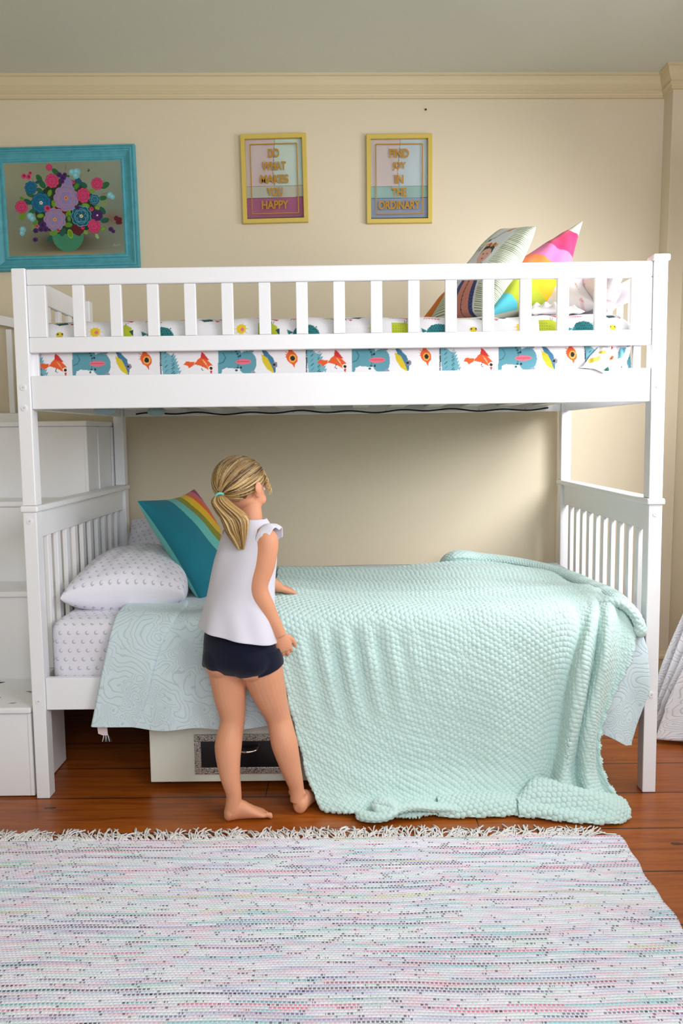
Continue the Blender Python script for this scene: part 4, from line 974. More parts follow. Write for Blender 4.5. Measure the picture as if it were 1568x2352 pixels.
def floral():
    p = Paint(0.5, 0.4, 0.002, (238, 232, 236)); r = random.Random(5)
    for i in range(46):
        x, y = r.uniform(0, 0.5), r.uniform(0, 0.4)
        for k in range(5): p.ell(x+0.007*math.cos(k*1.26), y+0.007*math.sin(k*1.26), 0.006, 0.006, r.choice([(232, 198, 208), (226, 182, 192), (236, 206, 200)]))
        p.ell(x, y, 0.003, 0.003, (200, 140, 110)); p.line((x, y-0.01), (x+0.01, y-0.026), 0.0009, (160, 150, 130))
    return p
fp = floral()
o = pillow('pillow', (0.885, 0.12, 1.60), (0.925, 0.62, 1.60), (0.935, 0.62, 1.80), (0.925, 0.13, 1.745), 0.12, M['print'], paint=fp, seed=21, pinch=0.03, wr=0.014, n=110)
tag(o, 'white pillow with faint pink flowers standing upright against the right end of the upper bunk', 'pillow')
o = pillow('pillow', (0.64, 0.36, 1.625), (0.87, 0.20, 1.625), (0.90, 0.50, 1.81), (0.74, 0.62, 1.79), 0.14, M['print'], paint=fp, seed=27, pinch=0.04, wr=0.012, n=110)
tag(o, 'white pillow with faint pink flowers slumped between the rainbow pillow and the upright pillow', 'pillow')
o = pillow('blanket', (0.60, 0.10, 1.596), (0.80, 0.085, 1.592), (0.82, 0.30, 1.625), (0.66, 0.30, 1.64), 0.045, M['duvet'], seed=31, pinch=0.02, wr=0.010)
tag(o, 'bunched white cotton cover lying under the pillows at the right end of the upper bunk', 'bed cover')

# ================================================================ PICTURES ON THE WALL
def place(o, x, y, z, rot):
    o.location = (x, y, z); o.rotation_euler = (0, -rot, 0)
def moulded_frame(name, w, h, fw, prof, mat, parent):
    """prof: (t across 0 outer..1 inner, depth toward viewer); centred at origin, viewer at -y"""
    V = []; F = []; cs = [(-1, -1), (1, -1), (1, 1), (-1, 1)]; m = len(prof)
    for (sx, sz) in cs:
        for (t_, d) in prof: V.append((sx*(w/2-fw*t_), -d, sz*(h/2-fw*t_)))
    for i in range(4):
        for j in range(m): F.append((i*m+j, i*m+(j+1) % m, ((i+1) % 4)*m+(j+1) % m, ((i+1) % 4)*m+j))
    me = bpy.data.meshes.new(name); me.from_pydata(V, [], F); me.materials.append(mat)
    bm = bmesh.new(); bm.from_mesh(me); bmesh.ops.recalc_face_normals(bm, faces=bm.faces); bm.to_mesh(me); bm.free()
    o = bpy.data.objects.new(name, me); COL.objects.link(o); o.parent = parent; return o
def paint_plane(name, p, mat, parent, y, step=1):
    Pts = np.stack([p.X-p.w/2, np.full_like(p.X, y), p.Y-p.h/2], -1)
    o = grid_obj(name, Pts, mat, None, color=p.A, flip=False, smooth=False); o.parent = parent; return o
pa = empty('painting', 'oil painting of a colourful flower bouquet in a green vase, in a wide teal frame', 'painting')
prof = [(0, 0), (0, 0.020), (0.06, 0.026), (0.12, 0.026), (0.14, 0.022), (0.20, 0.022), (0.22, 0.027), (0.30, 0.028), (0.33, 0.023), (0.40, 0.022), (0.46, 0.018), (0.62, 0.012), (0.74, 0.010), (0.78, 0.015), (0.90, 0.016), (0.94, 0.012), (1.0, 0.011), (1.0, 0.0)]
PW, PH, FW = 0.665, 0.545, 0.068
moulded_frame('frame', PW, PH, FW, prof, M['teal'], pa)
def bouquet():
    w, h = PW-2*FW+0.004, PH-2*FW+0.004; p = Paint(w, h, 0.0011, (150, 148, 118))
    X = p.X/w; Y = p.Y/h
    n = snoise(X*7, Y*7, 3, 6)*0.5+0.5
    def L(c): return np.array(s2l(c))
    bg = L((146, 146, 118))*(1-X)[..., None]+L((132, 142, 124))*X[..., None]
    mid = L((112, 124, 112)); bg = bg*(1-np.exp(-((Y-0.45)/0.25)**2)*0.6)[..., None]+mid*(np.exp(-((Y-0.45)/0.25)**2)*0.6)[..., None]
    dk = np.exp(-(((X-0.5)/0.33)**2+((Y-0.14)/0.17)**2)); bg = bg*(1-dk[..., None])+L((52, 34, 14))*dk[..., None]
    tb = np.clip(1-Y/0.055, 0, 1)*np.exp(-((X-0.45)/0.4)**2); bg = bg*(1-tb[..., None])+L((160, 142, 104))*tb[..., None]
    rs_ = np.exp(-(((X-0.9)/0.1)**2+((Y-0.38)/0.07)**2))*0.6; bg = bg*(1-rs_[..., None])+L((122, 70, 50))*rs_[..., None]
    p.A = bg*(0.85+0.3*n)[..., None]
    k = w/1275.0
    def C(x, y): return ((x-60)*k, h-(y-45)*h/1045.0)
    G1 = (38, 96, 52); G2 = (88, 130, 34); G3 = (24, 84, 66); DK = (28, 52, 30)
    R = random.Random(9)
    # dark heart of the bouquet
    p.poly([C(*q) for q in [(360, 560), (480, 350), (640, 230), (860, 260), (1010, 420), (1080, 640), (960, 800), (760, 880), (560, 840), (400, 740)]], DK)
    def leaf(x, y, r, a, c, l=None):
        cx, cy = C(x, y); p.ell(cx, cy, r*k*1.25, r*k*0.75, c, a)
        if l: p.ell(cx, cy, r*k*0.9, r*k*0.45, l, a); p.line((cx-r*k*math.cos(a), cy-r*k*math.sin(a)), (cx+r*k*math.cos(a), cy+r*k*math.sin(a)), 0.0009, c)
    for (x, y, r, a, c, l) in [(440, 225, 38, 2.1, G1, None), (470, 290, 40, 2.2, G3, G1), (620, 155, 36, 2.4, G1, None), (330, 400, 34, 2.6, G1, None), (300, 480, 36, -0.5, G3, None), (440, 360, 32, -.7, G3, G1), (545, 390, 32, 1.2, G2, (110, 150, 40)), (585, 515, 36, 1.9, G2, (110, 150, 40)), (735, 620, 36, 1.5, (110, 160, 40), G2), (740, 680, 30, 1.7, G1, (110, 150, 40)), (730, 750, 34, 0.0, G2, None), (745, 850, 40, 1.8, (120, 165, 40), G2), (665, 830, 38, 1.0, G3, None), (560, 830, 36, 0.4, (96, 140, 50), None), (520, 900, 34, 0.7, G3, None), (430, 640, 32, 0.1, G2, (120, 160, 60)), (345, 590, 34, 0.5, G1, None), (235, 640, 40, 1.0, (104, 140, 34), None), (240, 440, 22, -.4, G2, None), (840, 320, 40, 0.9, G1, G2), (920, 310, 34, -.6, G3, None), (1150, 320, 42, 0.5, G1, None), (1000, 380, 34, .2, (110, 140, 60), None), (930, 540, 36, -.3, G2, (120, 160, 60)), (1060, 575, 34, -.7, G2, (130, 170, 50)), (1110, 600, 36, -1.0, G3, None), (1120, 460, 34, 0.1, G1, None), (1125, 520, 36, 0.1, (120, 140, 90), None), (1130, 710, 38, .2, G3, None), (1105, 805, 28, .6, G2, (120, 160, 60)), (910, 835, 26, -.6, (120, 150, 70), None), (1035, 885, 24, -1.1, (150, 165, 110), None), (370, 720, 32, .8, (90, 130, 50), None), (340, 770, 26, 1.3, (120, 140, 80), None), (980, 150, 14, 1.0, G1, None), (745, 215, 22, .4, G1, None), (420, 265, 22, .3, (20, 80, 96), None), (865, 260, 36, -.8, (20, 80, 110), None)]: leaf(x, y, r, a, c, l)
    for a, b in [((740, 80), (725, 150)), ((360, 220), (380, 270)), ((1150, 250), (1140, 300)), ((1110, 420), (1180, 400)), ((900, 200), (880, 260))]: p.line(C(*a), C(*b), 0.0008, (90, 90, 70))
    def rose(x, y, r, c, lc, ce=None, sy=1.0): cx, cy = C(x, y); p.rose(cx, cy, r*k, c, lc, ce, sy)
    PKc = (202, 62, 108); PKl = (140, 26, 66); LV = (132, 124, 168); LVl = (186, 122, 140); BL = (18, 104, 138); BLl = (8, 58, 92); TLc = (18, 82, 104); TLl = (96, 170, 184); PU = (70, 32, 96); PUl = (40, 16, 60); AQ = (112, 180, 190); AQl = (146, 200, 206); MR = (88, 18, 34)
    for (x, y) in [(650, 590), (830, 800)]: p.ell(*C(x, y), 70*k, 60*k, MR)
    p.ell(*C(740, 300), 60*k, 80*k, LV)
    rose(720, 450, 128, LV, LVl, (220, 130, 50), 1.05); rose(585, 685, 115, LV, LVl, (230, 150, 50)); rose(445, 495, 105, BL, BLl, (230, 220, 200)); rose(875, 655, 105, TLc, TLl, (226, 210, 160))
    rose(580, 255, 72, PKc, PKl); rose(910, 425, 70, PKc, PKl, None, 1.15); rose(1065, 300, 62, PKc, PKl); rose(230, 535, 66, PKc, PKl); rose(1010, 770, 68, PKc, PKl, None, 1.15); rose(555, 105, 34, PKc, PKl); rose(345, 325, 66, BL, BLl); rose(1030, 475, 54, TLc, TLl); rose(1050, 650, 58, PU, PUl, (230, 220, 220))
    for (x, y, r) in [(275, 195, 28), (325, 205, 28), (345, 165, 20), (385, 755, 16), (610, 810, 22), (885, 785, 18), (810, 275, 18), (510, 560, 34), (990, 580, 22)]: p.ell(*C(x, y), r*k, r*k, PKc); p.ell(*C(x+4, y-4), r*0.5*k, r*0.5*k, PKl)
    for (x, y, r) in [(660, 190, 30), (700, 220, 34), (685, 265, 26), (720, 190, 24), (450, 740, 40), (430, 790, 32), (480, 790, 34), (370, 805, 30), (360, 905, 28), (1190, 810, 28), (1215, 835, 22), (840, 560, 26)]:
        p.ell(*C(x, y), r*k, r*k*0.9, PU); p.ell(*C(x-3, y+3), r*.4*k, r*.4*k, PUl)
    for (x, y, r) in [(800, 165, 34), (850, 165, 40), (840, 205, 34), (320, 640, 36), (340, 670, 30), (230, 790, 34), (220, 830, 28), (1200, 430, 32), (1225, 450, 26)]: p.ell(*C(x, y), r*k, r*k, AQ); p.ell(*C(x-5, y-6), r*.5*k, r*.5*k, AQl)
    for (x, y, r) in [(1255, 690, 26), (1290, 705, 26), (1270, 735, 24), (1295, 740, 20)]: p.ell(*C(x, y), r*k, r*k, MR)
    # bowl vase
    pts = [C(545, 850), C(890, 850)]+[C(718+172*math.cos(a), 870+178*math.sin(a)) for a in np.linspace(0.05, PI-0.05, 24)]
    p.poly(pts, (58, 128, 96))
    for q in range(7): p.line(C(560+8*q, 900+16*q), C(600+8*q, 880+20*q), 0.0012, (70, 140, 104))
    for (x, y, r, a, c, l) in [(745, 850, 40, 1.8, (120, 165, 40), G2), (665, 830, 38, 1.0, G3, None), (570, 835, 36, 0.4, (96, 140, 50), None)]: leaf(x, y, r, a, c, l)
    p.poly([C(780, 830), C(880, 830), C(850, 880), C(800, 860)], MR)
    # painter's scribbled signature
    p.pl([C(1205, 1000), C(1220, 975), C(1225, 1000), C(1240, 985), C(1262, 995), C(1270, 980), C(1290, 992)], 0.0009, (176, 160, 130))
    return p
paint_plane('canvas', bouquet(), M['paint'], pa, -0.011)
place(pa, -1.248, 1.199, 2.240, 0.012)

def text_mesh(body, cx, cz, w, h, y, th=0.0015, name='lettering', mat=None, parent=None):
    cu = bpy.data.curves.new('t', 'FONT'); cu.body = body; cu.size = 1; cu.offset = 0.03; cu.extrude = 0.0
    o = bpy.data.objects.new('t', cu); COL.objects.link(o)
    dg = bpy.context.evaluated_depsgraph_get(); me = bpy.data.meshes.new_from_object(o.evaluated_get(dg)); bpy.data.objects.remove(o)
    co = np.array([v.co[:] for v in me.vertices]); lo = co.min(0); hi = co.max(0)
    V = [((c[0]-lo[0])/(hi[0]-lo[0])*w-w/2+cx, y, (c[1]-lo[1])/(hi[1]-lo[1])*h-h/2+cz) for c in co]
    F = [tuple(p.vertices) for p in me.polygons]; bpy.data.meshes.remove(me)
    ob = mk(name, V, F, mat or M['goldtext']); ob.parent = parent
    m = ob.modifiers.new('t', 'SOLIDIFY'); m.thickness = th; return ob
def print_frame(label, cx, cz, rot, words, cols):
    e = empty('framed_print', label, 'framed print', group=None)
    w, h, fw = 0.296, 0.388, 0.0195
    moulded_frame('frame', w, h, fw, [(0, 0), (0, 0.022), (0.08, 0.024), (0.9, 0.024), (1.0, 0.022), (1.0, 0.0)], M['gold'], e)
    p = Paint(w-2*fw+0.002, h-2*fw+0.002, 0.0015, cols[0]); W2, H2 = p.w, p.h
    p.poly([(W2*0.5, H2*0.40), (W2*1.1, H2*0.40), (W2*1.1, H2*1.1), (W2*0.52, H2*1.1)], cols[1])
    p.poly([(0, H2*0.27), (W2*1.1, H2*0.27), (W2*1.1, H2*0.42), (0, H2*0.42)], cols[2])
    p.poly([(0, -0.01), (W2*1.1, -0.01), (W2*1.1, H2*0.27), (0, H2*0.27)], cols[3])
    p.line((0, H2*0.27), (W2, H2*0.275), 0.0012, cols[4]); p.line((0, H2*0.42), (W2, H2*0.42), 0.0010, cols[4]); p.poly([(0, 0), (W2*1.1, 0), (W2*1.1, H2*0.025), (0, H2*0.03)], cols[4])
    p.pl([(W2*.52, H2*1.0), (W2*.50, H2*.8), (W2*.47, H2*.6), (W2*.5, H2*.42)], 0.0010, cols[4])
    # soft fold tones in the printed photo
    n = snoise(p.X*60, p.Y*12, 2, 6); p.A = p.A*(1+0.07*n)[..., None]
    paint_plane('printed_sheet', p, M['paper'], e, -0.004)
    g = mk('glass_pane', [(-w/2+fw, -0.015, -h/2+fw), (w/2-fw, -0.015, -h/2+fw), (w/2-fw, -0.015, h/2-fw), (-w/2+fw, -0.015, h/2-fw), (-w/2+fw, -0.013, -h/2+fw), (w/2-fw, -0.013, -h/2+fw), (w/2-fw, -0.013, h/2-fw), (-w/2+fw, -0.013, h/2-fw)], [(0, 1, 2, 3), (7, 6, 5, 4), (0, 4, 5, 1), (1, 5, 6, 2), (2, 6, 7, 3), (3, 7, 4, 0)], M['glass']); g.parent = e
    b = MB(); bw, bh, t_ = 0.105, 0.152, 0.0022
    b.box(-bw, bw, -0.0168, -0.0152, bh-t_, bh+t_, 0).box(-bw, bw, -0.0168, -0.0152, -bh-t_, -bh+t_, 0).box(-bw-t_, -bw+t_, -0.0168, -0.0152, -bh, bh, 0).box(bw-t_, bw+t_, -0.0168, -0.0152, -bh, bh, 0)
    o = b.build('printed_border', M['goldtext']); o.parent = e
    for i, (t_, ww) in enumerate(words): text_mesh(t_, 0.0, 0.1125-0.0565*i, ww, 0.038, -0.0155, parent=e)
    place(e, cx, 1.1995, cz, rot)
print_frame('gold framed print on the wall reading DO WHAT MAKES YOU HAPPY', -0.292, 2.357, 0.012, [('DO', 0.050), ('WHAT', 0.108), ('MAKES', 0.128), ('YOU', 0.072), ('HAPPY', 0.122)], [(206, 188, 182), (196, 212, 198), (186, 186, 168), (164, 92, 124), (80, 66, 66)])
print_frame('gold framed print on the wall reading FIND JOY IN THE ORDINARY', 0.272, 2.348, -0.002, [('FIND', 0.088), ('JOY', 0.062), ('IN', 0.038), ('THE', 0.066), ('ORDINARY', 0.188)], [(204, 190, 184), (190, 202, 204), (150, 182, 172), (142, 154, 176), (80, 78, 84)])

# ================================================================ RUG
rug = empty('rag_rug', 'pale pastel woven rag rug with fringed edge on the wooden floor', 'rug', (-0.6, -1.1, 0.0))
def make_rug():
    nx, ny = 260, 150
    u = np.linspace(0, 1, nx); v = np.linspace(0, 1, ny); U, V = np.meshgrid(u, v, indexing='ij')
    Y = -0.298-V*1.55-0.004*np.sin(U*40)-0.01*(1-U)*0
    xr = 0.815+0.003*np.sin(V*30)+0.0025*np.sin(V*77)-0.012*V
    xl = -1.95+0.006*np.sin(V*33); X = xl+(xr-xl)*U
    Z = 0.0072+0.0009*snoise(X*20, Y*25, 3, 5)
    o = grid_obj('woven_body', np.stack([X, Y, Z], -1), M['rug'], rug, flip=True)
    m = o.modifiers.new('t', 'SOLIDIFY'); m.thickness = 0.006; m.offset = -1
make_rug()
def make_fringe():
    R = random.Random(12); x = -1.28; n = 0
    while x < 0.805 and n < 98:
        lean = 0.5*math.sin(x*3.1)+R.uniform(-0.5, 0.5); tb = []
        k = R.randint(6, 8); w = R.uniform(0.010, 0.015)
        for i in range(k):
            x0 = x+w*(i/(k-1)-0.5); L = R.uniform(0.045, 0.085)*(0.6 if R.random() < 0.15 else 1); a = lean+R.uniform(-0.45, 0.45); c = R.uniform(-0.9, 0.9)
            pts = [(x0, -0.303, 0.007)]
            for j in range(1, 7):
                t_ = j/6; ang = a+c*t_; px, py, _ = pts[-1]
                pts.append((px+L/6*math.sin(ang), py+L/6*math.cos(ang), 0.0035+0.006*math.sin(t_*3.1)*R.random()+0.0012*i*(1-t_)))
            tb.append(tube_arrays(pts, [0.0019]*5+[0.0021, 0.0026], 6))
        tubes_obj('tassel', tb, M['fringe'], rug)
        x += R.uniform(0.017, 0.026); n += 1
make_fringe()

# ================================================================ CURTAIN at right
def curtain():
    nu, nv = 160, 260
    u = np.linspace(0, 1, nu); v = np.linspace(0, 1, nv); U, V = np.meshgrid(u, v, indexing='ij')
    Z = 2.35+(0.018-2.35)*V
    pull = np.clip((0.60-Z)/0.6, 0, 1)
    xc = 1.43-0.175*pull**1.1+0.02*np.clip((0.12-Z)/0.02, 0, 1)*0
    cinch = -0.0*Z
    X = xc+0.055*np.sin(U*2*PI*4+0.5)*(0.6+0.5*pull)*(1+0.2*np.sin(Z*7))-(1-U)*0.02*pull+0.03*U
    hem = np.clip((0.135-Z)/0.012, 0, 1); X = X+hem*0.008*(1-U)
    Y = 0.37+0.30*U+0.012*np.sin(Z*9+U*5)
    o = grid_obj('curtain', np.stack([X, Y, Z], -1), M['curtain'], UV=np.stack([U*0.6, Z], -1))
    m = o.modifiers.new('t', 'SOLIDIFY'); m.thickness = 0.003
    tag(o, 'white curtain with grey paisley pattern hanging to the floor right of the bunk bed', 'curtain')
    nu = 120; nv = 40; u = np.linspace(0, 1, nu); v = np.linspace(0, 1, nv); U, V = np.meshgrid(u, v, indexing='ij')
    rod = MB().cyl((1.42, -0.98, 2.37), (1.42, 0.75, 2.37), 0.012, n=20).build('curtain_rod', M['black'])
    tag(rod, 'dark curtain rod above the side window', 'curtain rod')
curtain()
# ================================================================ GIRL
def ring_loft(rings, n=36, k=None, sq=2.0):
    """rings: (centre, a_vec, b_vec); returns verts, faces (closed)"""
    R = np.array([np.concatenate([r[0], r[1], r[2]]) for r in rings], float)
    k = k or len(rings)*5
    C = R[:, :3]; L = np.r_[0, np.cumsum(np.linalg.norm(np.diff(C, axis=0), axis=1))]; L = L/L[-1]
    t = np.linspace(0, 1, k); Q = np.zeros((k, 9))
    # monotone smooth interpolation per component
    m = np.gradient(R, L, axis=0)
    i = np.clip(np.searchsorted(L, t, side='right')-1, 0, len(L)-2); h = (L[i+1]-L[i])[:, None]; s = ((t-L[i])/h[:, 0])[:, None]
    Q = (2*s**3-3*s**2+1)*R[i]+(s**3-2*s**2+s)*h*m[i]+(-2*s**3+3*s**2)*R[i+1]+(s**3-s**2)*h*m[i+1]
    th = np.linspace(0, 2*PI, n, endpoint=False); c = np.cos(th); s_ = np.sin(th)
    if sq != 2.0:
        c = np.sign(c)*np.abs(c)**(2/sq); s_ = np.sign(s_)*np.abs(s_)**(2/sq)
    V = Q[:, None, :3]+c[None, :, None]*Q[:, None, 3:6]+s_[None, :, None]*Q[:, None, 6:9]
    V = V.reshape(-1, 3); F = [tuple(f) for f in grid_loop(k, n)]
    F.append(tuple(range(n))[::-1]); F.append(tuple((k-1)*n+j for j in range(n)))
    return V, F
def grid_loop(k, n):
    return [(i*n+j, i*n+(j+1) % n, (i+1)*n+(j+1) % n, (i+1)*n+j) for i in range(k-1) for j in range(n)]
def limb(pts, rad, n=24, k=40):
    P = catmull(pts, k); d = np.r_[0, np.cumsum(np.linalg.norm(np.diff(np.array(pts, float), axis=0), axis=1)**0.5)]; d /= d[-1]
    t = np.linspace(0, 1, k); r = catmull(np.stack([np.array(rad), np.zeros(len(rad)), np.zeros(len(rad))], -1), k)[:, 0] if False else np.interp(t, d, rad)
    for _ in range(3): r[1:-1] = (r[:-2]+2*r[1:-1]+r[2:])/4
    return tube_arrays(P, r, n)
def ball(c, ax, n=24):
    """ax: 3 axis vectors"""
    a, b, d = [np.array(q, float) for q in ax]; V = []; m = n//2
    for i in range(1, m):
        ph = PI*i/m
        for j in range(n):
            th = 2*PI*j/n; V.append(np.array(c)+math.sin(ph)*math.cos(th)*a+math.sin(ph)*math.sin(th)*b+math.cos(ph)*d)
    k = m-1; F = grid_loop(k, n); V.append(np.array(c)+d); V.append(np.array(c)-d); t = len(V)-2
    for j in range(n): F.append(((j+1) % n, j, t)); F.append(((k-1)*n+j, (k-1)*n+(j+1) % n, t+1))
    return np.array(V), F
def fused(name, parts, mat, parent, voxel, smooth=6, label=None):
    V = []; F = []; o = 0
    for v, f in parts: V.append(np.asarray(v)); F += [tuple(q+o for q in g) for g in f]; o += len(v)
    ob = mk(name, np.concatenate(V), F, mat, None, True)
    bm = bmesh.new(); bm.from_mesh(ob.data); bmesh.ops.recalc_face_normals(bm, faces=bm.faces); bm.to_mesh(ob.data); bm.free()
    r = ob.modifiers.new('r', 'REMESH'); r.mode = 'VOXEL'; r.voxel_size = voxel; r.use_smooth_shade = True
    s = ob.modifiers.new('s', 'SMOOTH'); s.factor = 0.5; s.iterations = smooth
    dg = bpy.context.evaluated_depsgraph_get(); me = bpy.data.meshes.new_from_object(ob.evaluated_get(dg))
    old = ob.data; ob.modifiers.clear(); ob.data = me; bpy.data.meshes.remove(old); me.name = name
    if not me.materials: me.materials.append(mat)
    me.polygons.foreach_set('use_smooth', [True]*len(me.polygons))
    if parent:
        ob.parent = parent; me.transform(Matrix.Translation(-parent.location))
    if label: ob['label'] = label
    return ob
def vec(*a): return np.array(a, float)
def girl():
    G = empty('person', 'barefoot girl with blond ponytail, white top and navy shorts standing at the lower bunk', 'person', (-0.27, -0.13, 0.0))
    def fr(deg): a = math.radians(deg); return vec(math.cos(a), -math.sin(a), 0), vec(math.sin(a), math.cos(a), 0)
    hr, hf = fr(18); sr, sf = fr(33); Z = vec(0, 0, 1)
    parts = []
    def ring(c, r, f, w, d, tx=0.0): return (vec(*c), r*w, f*d)
    torso = [ring((-0.318, -0.120, 0.455), hr, hf, 0.060, 0.050), ring((-0.320, -0.123, 0.480), hr, hf, 0.096, 0.076), ring((-0.322, -0.124, 0.520), hr, hf, 0.108, 0.086),
             ring((-0.325, -0.120, 0.575), hr, hf, 0.104, 0.080), ring((-0.325, -0.114, 0.630), hr, hf, 0.093, 0.073), ring((-0.320, -0.108, 0.700), hr, hf, 0.090, 0.074),
             ring((-0.311, -0.105, 0.770), sr, sf, 0.092, 0.074), ring((-0.300, -0.104, 0.840), sr, sf, 0.094, 0.068), ring((-0.292, -0.103, 0.885), sr, sf, 0.088, 0.056),
             ring((-0.285, -0.100, 0.915), sr, sf, 0.060, 0.044), ring((-0.278, -0.096, 0.935), sr, sf, 0.036, 0.036)]
    parts.append(ring_loft(torso))
    # neck
    parts.append(limb([(-0.288, -0.103, 0.895), (-0.282, -0.098, 0.935), (-0.284, -0.092, 0.975), (-0.290, -0.088, 1.01)], [0.040, 0.034, 0.033, 0.036]))
    # legs
    parts.append(limb([(-0.372, -0.108, 0.525), (-0.366, -0.116, 0.46), (-0.360, -0.124, 0.385), (-0.354, -0.124, 0.308), (-0.366, -0.146, 0.232), (-0.362, -0.158, 0.150), (-0.350, -0.162, 0.078), (-0.354, -0.163, 0.035)],
                      [0.062, 0.061, 0.051, 0.0375, 0.0435, 0.033, 0.0235, 0.026], k=60))
    parts.append(limb([(-0.262, -0.140, 0.525), (-0.252, -0.132, 0.46), (-0.234, -0.116, 0.385), (-0.210, -0.098, 0.302), (-0.192, -0.112, 0.225), (-0.173, -0.112, 0.145), (-0.156, -0.108, 0.075), (-0.152, -0.110, 0.035)],
                      [0.064, 0.064, 0.053, 0.0380, 0.0430, 0.033, 0.0230, 0.0255], k=60))
    # buttocks
    for sgn in (-1, 1): c = vec(-0.322, -0.124, 0.505)+hr*0.05*sgn-hf*0.038; parts.append(ball(c, (hr*0.056, hf*0.050, Z*0.055)))
    # knee caps side relief
    def foot(heel, deg, left, L=0.150, lift=0.0):
        a = math.radians(deg); f = vec(math.cos(a), math.sin(a), 0); s = vec(-math.sin(a), math.cos(a), 0)   # s = lateral side for left foot
        m = 1 if left else -1
        h = vec(heel[0], heel[1], 0); rs_ = []
        for t, z, w, hh, off in [(0.0, .020, .010, .012, 0), (0.04, .022, .019, .0205, 0), (0.16, .0265, .0235, .026, 0), (0.30, .032, .0235, .031, 0), (0.42, .030, .0245, .029, -.001), (0.55, .0235, .026, .0220, -.002), (0.70, .0165, .0285, .0150, -.002), (0.80, .0125, .0290, .0112, -.002), (0.86, .0105, .026, .0085, -.002)]:
            rs_.append((h+f*L*t+s*off*m+Z*(z+lift*t), s*w, Z*hh))
        out = [ring_loft(rs_, 28)]
        for i, (o, tl, r) in enumerate([(-0.0215, 1.02, .0092), (-0.0085, 0.99, .0066), (0.0025, 0.96, .0062), (0.0125, 0.925, .0060), (0.0215, 0.885, .0060)]):
            b = h+f*L*(0.80 if i < 3 else 0.77)+s*m*o*0.9+Z*(.0105); e = h+f*L*(tl-0.045)+s*m*o*1.08+Z*(r+0.0005+lift); mid = (b+e)/2+Z*0.0035
            out.append(tube_arrays(catmull([b, mid, e, e+f*0.003], 12), [r*0.9]*4+[r*0.92]*3+[r, r*1.04, r*1.04, r*0.9, r*0.45], 14))
        return out
    parts += foot((-0.381, -0.171), 13, True); parts += foot((-0.152, -0.136), 66, False)
    # ankles bones
    parts.append(ball((-0.350, -0.184, 0.062), (vec(.008, 0, 0), vec(0, .003, 0), Z*.009))); parts.append(ball((-0.348, -0.139, 0.066), (vec(.009, 0, 0), vec(0, .005, 0), Z*.010)))
    parts.append(ball((-0.133, -0.112, 0.060), (vec(.007, 0, 0), vec(0, .009, 0), Z*.010))); parts.append(ball((-0.176, -0.104, 0.062), (vec(.007, 0, 0), vec(0, .009, 0), Z*.010)))
    # right arm (towards the camera)
    parts.append(limb([(-0.250, -0.138, 0.905), (-0.232, -0.155, 0.885), (-0.240, -0.166, 0.815), (-0.258, -0.172, 0.742), (-0.236, -0.163, 0.672), (-0.204, -0.148, 0.604), (-0.196, -0.144, 0.585)],
                      [0.030, 0.037, 0.0365, 0.0305, 0.0300, 0.0205, 0.0195], k=60))
    # left arm reaching to the bed
    parts.append(limb([(-0.338, -0.062, 0.900), (-0.355, -0.045, 0.880), (-0.335, -0.010, 0.815), (-0.305, 0.030, 0.760), (-0.262, 0.070, 0.722), (-0.225, 0.100, 0.694), (-0.215, 0.108, 0.688)],
                      [0.030, 0.035, 0.033, 0.028, 0.0275, 0.019, 0.018], k=60))
    def hand(wrist, d, w, nrm, curl, spread, thumb, L=0.052):
        """d: finger direction, w: towards thumb, nrm: back of the hand"""
        wrist = vec(*wrist); d = vec(*d)/np.linalg.norm(d); w = vec(*w); w = w-d*np.dot(w, d); w /= np.linalg.norm(w); nrm = np.cross(d, w)*(1 if np.dot(np.cross(d, w), nrm) > 0 else -1)
        out = [ring_loft([(wrist-d*0.012, w*0.018, nrm*0.0150), (wrist+d*0.008, w*0.0205, nrm*0.0135), (wrist+d*0.026, w*0.0255, nrm*0.0130), (wrist+d*0.044, w*0.0265, nrm*0.0110), (wrist+d*0.054, w*0.0240, nrm*0.0080)], 28)]
        for i, (o, ln, r) in enumerate([(0.0185, 0.041, .0062), (0.0062, 0.046, .0064), (-0.0062, 0.043, .0061), (-0.0180, 0.035, .0055)]):
            b = wrist+d*0.046+w*o; a = curl[i]; dd = d+w*spread*(1.5-i)*0.18; dd /= np.linalg.norm(dd); pts = [b]; p = b; ang = a*0.35
            for seg, fr_ in ((0, .42), (1, .32), (2, .26)):
                v = dd*math.cos(ang)-nrm*math.sin(ang); p = p+v*ln*fr_; pts.append(p); ang += a*0.75
            out.append(tube_arrays(catmull(pts, 16), np.interp(np.linspace(0, 1, 16), [0, .4, .45, .7, .95, 1], [r*1.05, r*.98, r*1.04, r*.95, r*.88, r*.5]), 14))
        b = wrist+d*0.012+w*0.014-nrm*0.004; p1 = b+w*thumb*0.018+d*0.016-nrm*0.003; p2 = p1+d*0.017+w*0.006*thumb-nrm*0.003; p3 = p2+d*0.013-nrm*0.003
        out.append(tube_arrays(catmull([b, p1, p2, p3], 16), np.interp(np.linspace(0, 1, 16), [0, .4, .6, .9, 1], [.0115, .0088, .0078, .0068, .004]), 14))
        return out
    parts += hand((-0.195, -0.144, 0.586), (0.22, 0.10, -0.96), (0.92, 0.35, 0.2), (0.15, -0.98, 0), (1.1, 0.75, 1.0, 1.25), 0.9, 1.0)
    parts += hand((-0.216, 0.108, 0.687), (0.75, 0.55, -0.36), (-0.55, 0.8, 0.1), (0.1, 0.1, 0.98), (0.5, 0.55, 0.6, 0.7), 0.8, 1.0)
    # head
    hc = vec(-0.312, -0.088, 1.046); a = math.radians(42); pit = math.radians(-10)
    f0 = vec(math.sin(a), math.cos(a), 0); r0 = vec(math.cos(a), -math.sin(a), 0)
    F_ = f0*math.cos(pit)+Z*math.sin(pit); U_ = Z*math.cos(pit)-f0*math.sin(pit); R_ = r0
